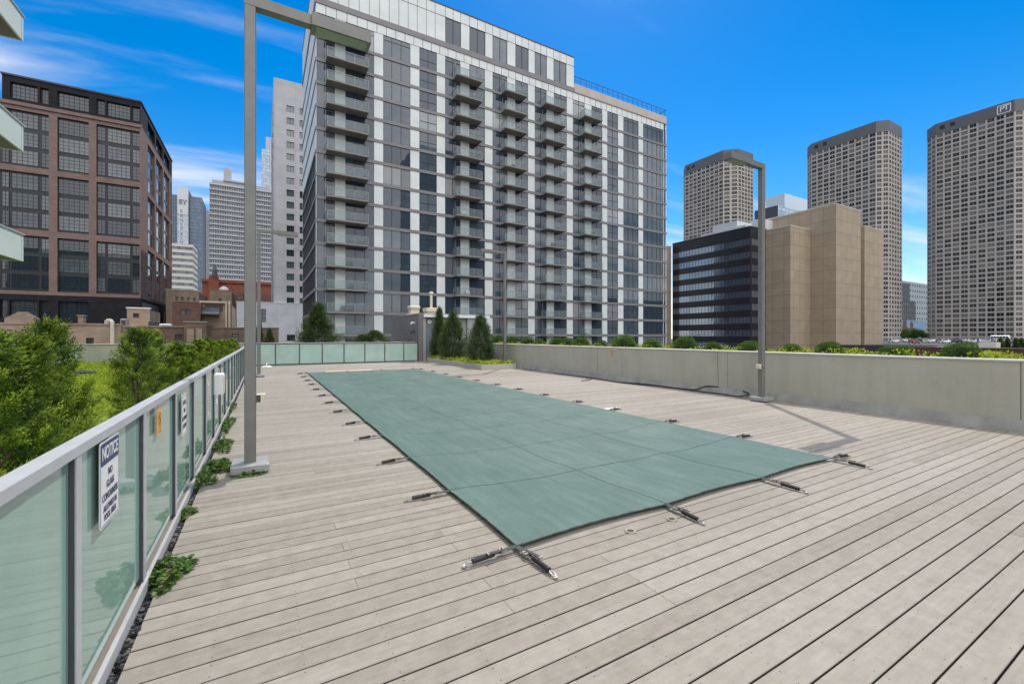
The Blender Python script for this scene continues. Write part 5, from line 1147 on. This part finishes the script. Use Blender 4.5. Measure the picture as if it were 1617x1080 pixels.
# 6. three octagonal apartment towers
m_pt = M('tower_concrete', (.41, .375, .345), .85, 0, .06, .15); m_crown = M('slate_crown', (.105, .11, .118), .6, 0, .06, .2)
m_ptg = glass('tower_blind_glass', (.026, .023, .021), (.19, .165, .14), 1.36, .05, 0, .62)
def ptower(label, X, y0, y1, ch, wx, ztop, ncol, nchf, zcr=6.6):
    """long west face from y1 (far) to y0 (near), 45 degree chamfers, short faces north and south"""
    B = Bld('apartment_tower', label, 'building', (X + wx / 2, (y0 + y1) / 2, GZ), 'octagonal concrete apartment towers')
    zw = ztop - zcr; fh = 2.72; nfl = int((zw - GZ) / fh); rows = [(zw - fh * (k + 1) + .86, zw - fh * k - .02) for k in range(nfl)]
    c = ch
    faces = [((X, y1), R(-90), y1 - y0, ncol, .78), ((X, y0), R(-45), c * math.sqrt(2), nchf, .7), ((X + c, y0 - c), 0, wx - 2 * c, max(3, int((wx - 2 * c) / 3.4)), .72), ((X + c, y1 + c), R(-135), c * math.sqrt(2), nchf, .7)]
    for O_, rz, ln_, n_, fr_ in faces: B.facade('wall', O_, rz, (0, ln_), (GZ, zw), intervals(0, ln_, n_, fr_), rows, t=.35, wd=.22, nx=2, fr=0, ms=.10)
    oct_ = lambda e: [(X - e, y0 - e * .4), (X + c - e * .4, y0 - c - e), (X + wx - c, y0 - c - e), (X + wx + e, y0), (X + wx + e, y1), (X + wx - c, y1 + c + e), (X + c - e * .4, y1 + c + e), (X - e, y1 + e * .4)]
    B.mb('core').prism(oct_(-.36), GZ, zw - .1); B.mb('crown').prism(oct_(.02), zw + .002, ztop)
    lv = B.mb('crown_louvre')
    for k in (.06, .20): yq = y1 - (y1 - y0) * k; lv.box(X - .10, X - .021, yq - 2.0, yq, ztop - zcr * .62, ztop - zcr * .3)
    B.finish(dict(wall=m_pt, core=m_pt, crown=m_crown, crown_louvre=m_black), [m_pt, m_ptg]); return B
ptower('octagonal concrete tower, farthest and smallest, behind the black glass office', 269, 183, 213.5, 6.5, 30, 127, 9, 2)
ptower('octagonal concrete tower rising behind the beige concrete cores', 310, 114, 148.5, 4.5, 27, 127, 10, 2)
B = ptower('octagonal concrete tower at the right edge with the PT emblem', 345, 67, 98, 5.5, 27, 127, 9, 2)
# emblem: rounded frame with the letters PT
yc, zc_ = yat(1585.5, 345), 127 - 3.4
em = MB()
def rr_pts(hw, hh, r): return [(sy * (hw - r) + r * math.cos(R(a0 + 22.5 * k)), sz * (hh - r) + r * math.sin(R(a0 + 22.5 * k))) for sy, sz, a0 in ((1, 1, 0), (-1, 1, 90), (-1, -1, 180), (1, -1, 270)) for k in range(5)]
A_, B_ = rr_pts(2.55, 2.35, .5), rr_pts(2.2, 2.0, .35)
for i in range(20):
    j = (i + 1) % 20; em.quad(*[(345 - .2, yc - p, zc_ + q) for p, q in (A_[i], A_[j], B_[j], B_[i])])
em.build('emblem_frame', m_signw, B.root)
put_text('P', 3.9, m_signw, B.root, Vector((345 - .2, yc + .75, zc_ + .0)) - B.loc, 'W', .95, .03, 'emblem_letter'); put_text('T', 3.9, m_signw, B.root, Vector((345 - .2, yc - .85, zc_ + .3)) - B.loc, 'W', .95, .03, 'emblem_letter')
# roof masts on the farthest tower are aerials of its own
# 7. pale glass tower between, gap buildings, parking deck, low brick
B, x0, x1, zt, mt, wmt = tower('glass_tower', 'pale blue glass tower peeping up behind the beige cores', 'building', 300, 1229, 1276, 330, 30, m_pgl, m_pgl, m_fpale, 8, 40, .9, .9)
bl = MB(); xa, xb_ = xat(1239, 302), xat(1276, 302); bl.box(xa, xb_, 302, 325, zt, zat(311, (xa + xb_) / 2, 302)); bl.build('upper_setback', m_pgl, B.root); B.finish(mt, wmt)
m_agrey = M('blue_grey_cladding', (.20, .22, .25), .7, 0, .08, .1); m_adark = M('charcoal_cladding', (.055, .06, .07), .7, 0, .1, .1)
B, x0, x1, zt, mt, wmt = tower('apartment_block', 'pale grey mid-rise block in the gap between two octagonal towers', 'building', 175, 1424, 1475, 447, 30, M('pale_blue_cladding', (.27, .30, .32), .7, 0, .06, .1), m_dgl, m_dgrey, 14, 10, .5, .4, zlow=0)
B.finish(mt, wmt)
B, x0, x1, zt, mt, wmt = tower('apartment_block', 'charcoal mid-rise block with a taller stair core in the tower gap', 'building', 168, 1405, 1446, 474, 5, m_adark, m_dgl, m_agrey, 12, 7, .62, .6, zlow=0)
bl = MB(); xa, xb_ = xat(1418, 168), xat(1441, 168); bl.box(xa, xb_, 170, 173, zt, zat(444.5, xa, 168)); bl.build('stair_core', m_adark, B.root); B.finish(mt, wmt)
# mural hoarding: a plain painted board with two dark blurs of figures
Y = 150.0; xa, xb_ = xat(1408, Y), xat(1462, Y); z0, z1 = zat(521, xa, Y), zat(504.5, xa, Y)
hb_ = thing('billboard', 'wide blue painted hoarding with dark figures above the car park trees', 'billboard', ((xa + xb_) / 2, Y, PZ - .001))
a = MB(); a.box(xa, xb_, Y, Y + .5, z0, z1); a.build('board', M('hoarding_blue', (.16, .25, .38), .8, 0, .2, .3), hb_)
a = MB()
for fr_, r_, ht in ((.36, .06, .68), (.56, .05, .48)):
    cx_ = xa + (xb_ - xa) * fr_; rr_ = (xb_ - xa) * r_; ydisc(a, cx_, z0 + (z1 - z0) * ht, Y - .06, Y - .02, rr_, 16)
    a.loft([[(cx_ - rr_ * 2.4, Y - .05, z0 + .1), (cx_ + rr_ * 1.6, Y - .05, z0 + .1), (cx_ + rr_ * .5, Y - .05, z0 + (z1 - z0) * ht)], [(cx_ - rr_ * 2.4, Y - .02, z0 + .1), (cx_ + rr_ * 1.6, Y - .02, z0 + .1), (cx_ + rr_ * .5, Y - .02, z0 + (z1 - z0) * ht)]])
a.build('painted_figures', M('hoarding_brown', (.10, .05, .035), .8), hb_)
a = MB()
for k in range(5): xx = xa + (xb_ - xa) * (k + .5) / 5; a.box(xx - .2, xx + .2, Y + .5, Y + .8, -.5, z1)
a.build('support_post', m_dgrey, hb_)
# parking roof with parked cars
pk = MB(); pk.box(135, 168, 20, 57.5, PZ - 1, PZ); pk.box(168.001, 343, 20, 66, PZ - 1, PZ); pk.box(169, 308, 66.001, 108, PZ - 1, PZ); pk.box(308.001, 343, 100, 109, PZ - 1, PZ)
tag(pk.build('parking_roof', M('parking_asphalt', (.06, .06, .06), .9, 0, .15, .2)), kind='structure')
a = MB(); a.box(134.6, 134.99, 20, 57.5, GZ, PZ + .12)
tag(a.build('parking_parapet', m_dgrey, org=(134.8, 40, GZ)), 'dark parapet along the near edge of the rooftop car park', 'wall')
def carmesh():
    mb = MB(); prof = [(-2.2, .35), (2.2, .35), (2.25, .7), (2.1, .85), (1.1, .95), (.45, 1.42), (-1.1, 1.45), (-1.9, 1.0), (-2.25, .92)]
    mb.loft([[(x, -.86, z) for x, z in prof], [(x, .86, z) for x, z in prof]], m=0)
    for sy in (-1, 1):
        yy = sy * .865; mb.quad((.98, yy, .98), (.42, yy, 1.36), (-1.05, yy, 1.38), (-1.65, yy, 1.0), m=1)
    mb.quad((1.08, -.75, .985), (1.08, .75, .985), (.5, .7, 1.40), (.5, -.7, 1.40), m=1); mb.quad((-1.85, .75, 1.04), (-1.85, -.75, 1.04), (-1.15, -.7, 1.44), (-1.15, .7, 1.44), m=1)
    for x in (-1.4, 1.4):
        for sy in (-1, 1): ydisc(mb, x, .33, sy * .70, sy * .90, .33, 12, m=2)
    for sy in (-.6, .6): mb.box(2.2, 2.27, sy - .15, sy + .15, .62, .76, m=3)
    return mb
cb_ = carmesh(); cg = glass('car_glass', (.01, .012, .014), (.02, .022, .025), 1.8, .02)
cols = dict(white=(.72, .72, .72), silver=(.42, .43, .45), black=(.02, .02, .022), grey=(.13, .135, .14), red=(.26, .03, .03), blue=(.04, .07, .17))
cmeshes = {k: cb_.mesh('parked_car', [M(k + '_car_paint', v, .25, .2, .02), cg, m_black, m_white]) for k, v in cols.items()}
seq = ['white', 'silver', 'white', 'red', 'blue', 'silver', 'white', 'white', 'grey', 'white', 'silver', 'black', 'blue', 'white', 'silver', 'white', 'grey', 'white', 'silver', 'black', 'white', 'silver', 'white', 'grey', 'white', 'white', 'silver']
carpx = [(1411, 186), (1424, 178), (1434, 188), (1443, 179), (1453, 186), (1462, 178), (1469, 190), (1476, 180), (1484, 186), (1491, 178), (1499, 190), (1507, 180), (1514, 188), (1521, 177), (1529, 186), (1536, 179), (1544, 190), (1552, 181), (1559, 187), (1566, 178), (1573, 188), (1581, 180), (1588, 186), (1596, 178), (1603, 188), (1610, 180), (1616, 190)]
cnt = {}
for i, ((px, dd), cl_) in enumerate(zip(carpx, seq)):
    dd = dd + [-28, 12, -12][i % 3] - (8 if i % 2 else 0)
    u = (px - 808.5) / FPX; X = (SX + u * CX) * dd; Y = (CX - u * SX) * dd
    cnt[cl_] = cnt.get(cl_, 0) + 1
    o = link('parked_car', cmeshes[cl_], None, (X, Y, PZ), R(random.choice([0, 180]) + random.uniform(5, 40)))
    tag(o, f'{cl_} car on the distant rooftop car park, {ORD[i]} car from the left', 'car', 'cars parked on the rooftop car park')
cv = MB(); X = 310; Y = yat(1578, X); cv.rbox(X, X + 2.4, Y - 3.2, Y + 3.2, PZ + .4, PZ + 2.9, .4); [ydisc(cv, X + .4, PZ + .45, Y + q, Y + q + .5, .45, 10) for q in (-2.2, 1.6)]
cvo = cv.build('tour_bus', m_white, org=(X, Y, PZ)); tag(cvo, 'white minibus parked at the foot of the right octagonal tower', 'bus')
a = MB()
for k in range(6): a.box(X - .03, X - .002, Y - 2.9 + .98 * k, Y - 2.1 + .98 * k, PZ + 1.5, PZ + 2.3)
a.build('window', cg, cvo, org=Vector((X, Y, PZ)))
def tree(label, X, Y, z, h, r, seed):
    t_ = thing('street_tree', label, 'tree', (X, Y, z), 'trees round the car park'); rg = np.random.default_rng(seed); n = 2600
    cl_ = rg.normal(0, 1, (26, 3)); cl_ = unit(cl_) * rg.uniform(.3, 1, (26, 1)) * np.array([r * .8, r * .8, h * .34]); P = cl_[rg.integers(0, 26, n)] + rg.normal(0, .2, (n, 3)) * r + np.array([0, 0, h * .62])
    link('crown', mesh_np('crown', leaves(P, rg.normal(0, 1, (n, 3)), r * .16, r * .12, rg), [m_leaf_tree]), t_)
    a = trunk_mesh(h * .7, r * .06, seed, 7, r * .8); a.build('trunk', m_bark, t_, local=True)
for i, (px, X, h, r, lab) in enumerate(((1418, 332, 6, 3.2, 'leafy green tree left of the gap below the hoarding'), (1427, 335, 6.6, 3.4, 'tall leafy tree under the middle of the hoarding'), (1438, 338, 5.6, 3.4, 'green tree under the right half of the hoarding'), (1448, 340, 6.6, 3.4, 'bright green tree touching the right octagonal tower'), (1457, 343, 5.4, 3.0, 'smaller tree at the corner of the right octagonal tower'))):
    tree(lab, X, yat(px, X), PZ, h, r, 300 + i)
# low brick building in front of the car park
LX = 100.0
B = Bld('low_building', 'low brown brick building with a flat tan roof in front of the car park', 'building', (115, 30, GZ))
y0, y1 = 5, yat(1395, LX)
B.mb('wall').box(LX, LX + .4, y0, y1, GZ, zat(549.5, LX, yat(1520, LX))); zt = zat(549.5, LX, yat(1520, LX))
B.mb('coping').box(LX - .1, LX + .5, y0, y1, zt + .001, zt + .12); B.mb('roof').box(LX + .4, LX + 32, y0, y1, zt - 1, zt - .3)
B.mb('roof_hut').box(LX + 18, LX + 21, yat(1560, LX + 18) - 1, yat(1560, LX + 18) + 1.2, zt - .29, zt + .8)
B.finish(dict(wall=brick('plain_red_brown_brick', (.16, .07, .05), (.12, .055, .04), (.14, .08, .06), .4, .12, .015), coping=m_conc, roof=M('tan_roofing', (.30, .24, .19), .9, 0, .25, .15), roof_hut=m_coping), [m_dgrey, m_dgl])
tmesh = con_mesh(conifer(1, .3, 401, 160, 14, .14, .09, co_prof, flen=.28), m_leaf_dark)
for i, px in enumerate((1580, 1591, 1605, 1613)):
    X = 122 + 3 * (i % 2); Y = yat(px, X); t_ = thing('conifer', f'{ORD[i]} small dark conifer from the left by the low brown building', 'tree', (X, Y, -1.6), 'small conifers by the low building')
    o = link('crown', tmesh, t_); o.scale = (1.6, 1.6, 2.6)
    o = link('trunk', TRK, t_); o.scale = (1.5, 1.5, 2.2)
for i, (px, wd) in enumerate(((1412, 3.2), (1424, 2.6), (1400, 2.4))):
    X = 60; Y = yat(px, X); t_ = thing('evergreen_bush', ['middle', 'right-hand', 'left-hand'][i] + ' dark bush beyond the right wall, below the car park', 'shrub', (X, Y, -1.2), 'bushes beyond the right wall'); o = link('crown', BX[i], t_); o.scale = (wd, wd, 2.4); 
    o = link('stem_mass', gbm, t_, (0, 0, .4)); o.scale = (wd, wd, 2)

# 8. the viewer's own building: its balconies show at the left edge
ob = thing('apartment_building', 'white balconies of a neighbouring apartment block cut off by the left picture edge', 'building', (-16, 8, GZ))
a = MB(); a.box(-28, -10.2, -8, 15.5, GZ, 26); a.build('wall', m_wpan, ob)
bcx, bcy = -6.55, yat(37, -6.55); dd = bcx * SX + bcy * CX
m_bpan = panels('pale_green_panel', (.66, .72, .67), 1.6, 4, .03, .7, .35, .04)
for k, (pt, pb_) in enumerate(((28, 66), (200, 240), (372, 413), (-144, -108))):
    z0, z1 = zat(pb_, bcx, bcy), zat(pt, bcx, bcy)
    s0 = MB(); s0.box(-10.199, bcx - .06, bcy - 9, bcy - .06, z0 + .02, z0 + .26); o = s0.build('balcony', m_conc, ob)
    s0 = MB(); s0.box(bcx - .055, bcx, bcy - 9, bcy, z0, z1); s0.box(-10.199, bcx - .056, bcy - .055, bcy, z0, z1); s0.build('balustrade', m_bpan, o, org=Vector((-16, 8, GZ)))
    s0 = MB(); s0.box(bcx - .08, bcx + .03, bcy - 9, bcy + .03, z1 + .001, z1 + .04); s0.build('handrail', m_alu, o, org=Vector((-16, 8, GZ)))

# 9. city behind the viewer, which the glass fronts mirror
m_refl = brick('mirror_brown_brick', (.16, .085, .06), (.12, .06, .045), (.14, .09, .07), 1.2, .5, .04)
def backtower(name, label, x0, x1, y, zt, mat, n, nr, ff, fz):
    B = Bld(name, label, 'building', ((x0 + x1) / 2, y, GZ)); O_ = (x1, y)
    B.facade('wall', O_, R(180), (0, x1 - x0), (GZ, zt), intervals(0, x1 - x0, n, ff), intervals(GZ, zt, nr, fz), t=.4, nx=2, fr=0, ms=.15)
    B.mb('core').box(x0 + .4, x1 - .4, y - 22, y - .4, GZ, zt - .2); B.finish(dict(wall=mat, core=mat), [m_dgrey, m_dgl], 12)
backtower('brick_building', 'brown brick warehouse across the street behind the viewer', 112, 205, -26, 19, m_refl, 20, 9, .4, .5)
backtower('apartment_tower', 'dark tall apartment tower across the street behind the viewer', 52, 84, -44, 78, M('dark_tower_concrete', (.11, .11, .11), .8, 0, .3, .2), 11, 32, .6, .6)

backtower('apartment_block', 'dark brick block across the street behind the viewer to the left', -80, -36, -10, 34, M('dark_block_brick', (.05, .04, .038), .8, 0, .3, .3), 14, 14, .5, .55)
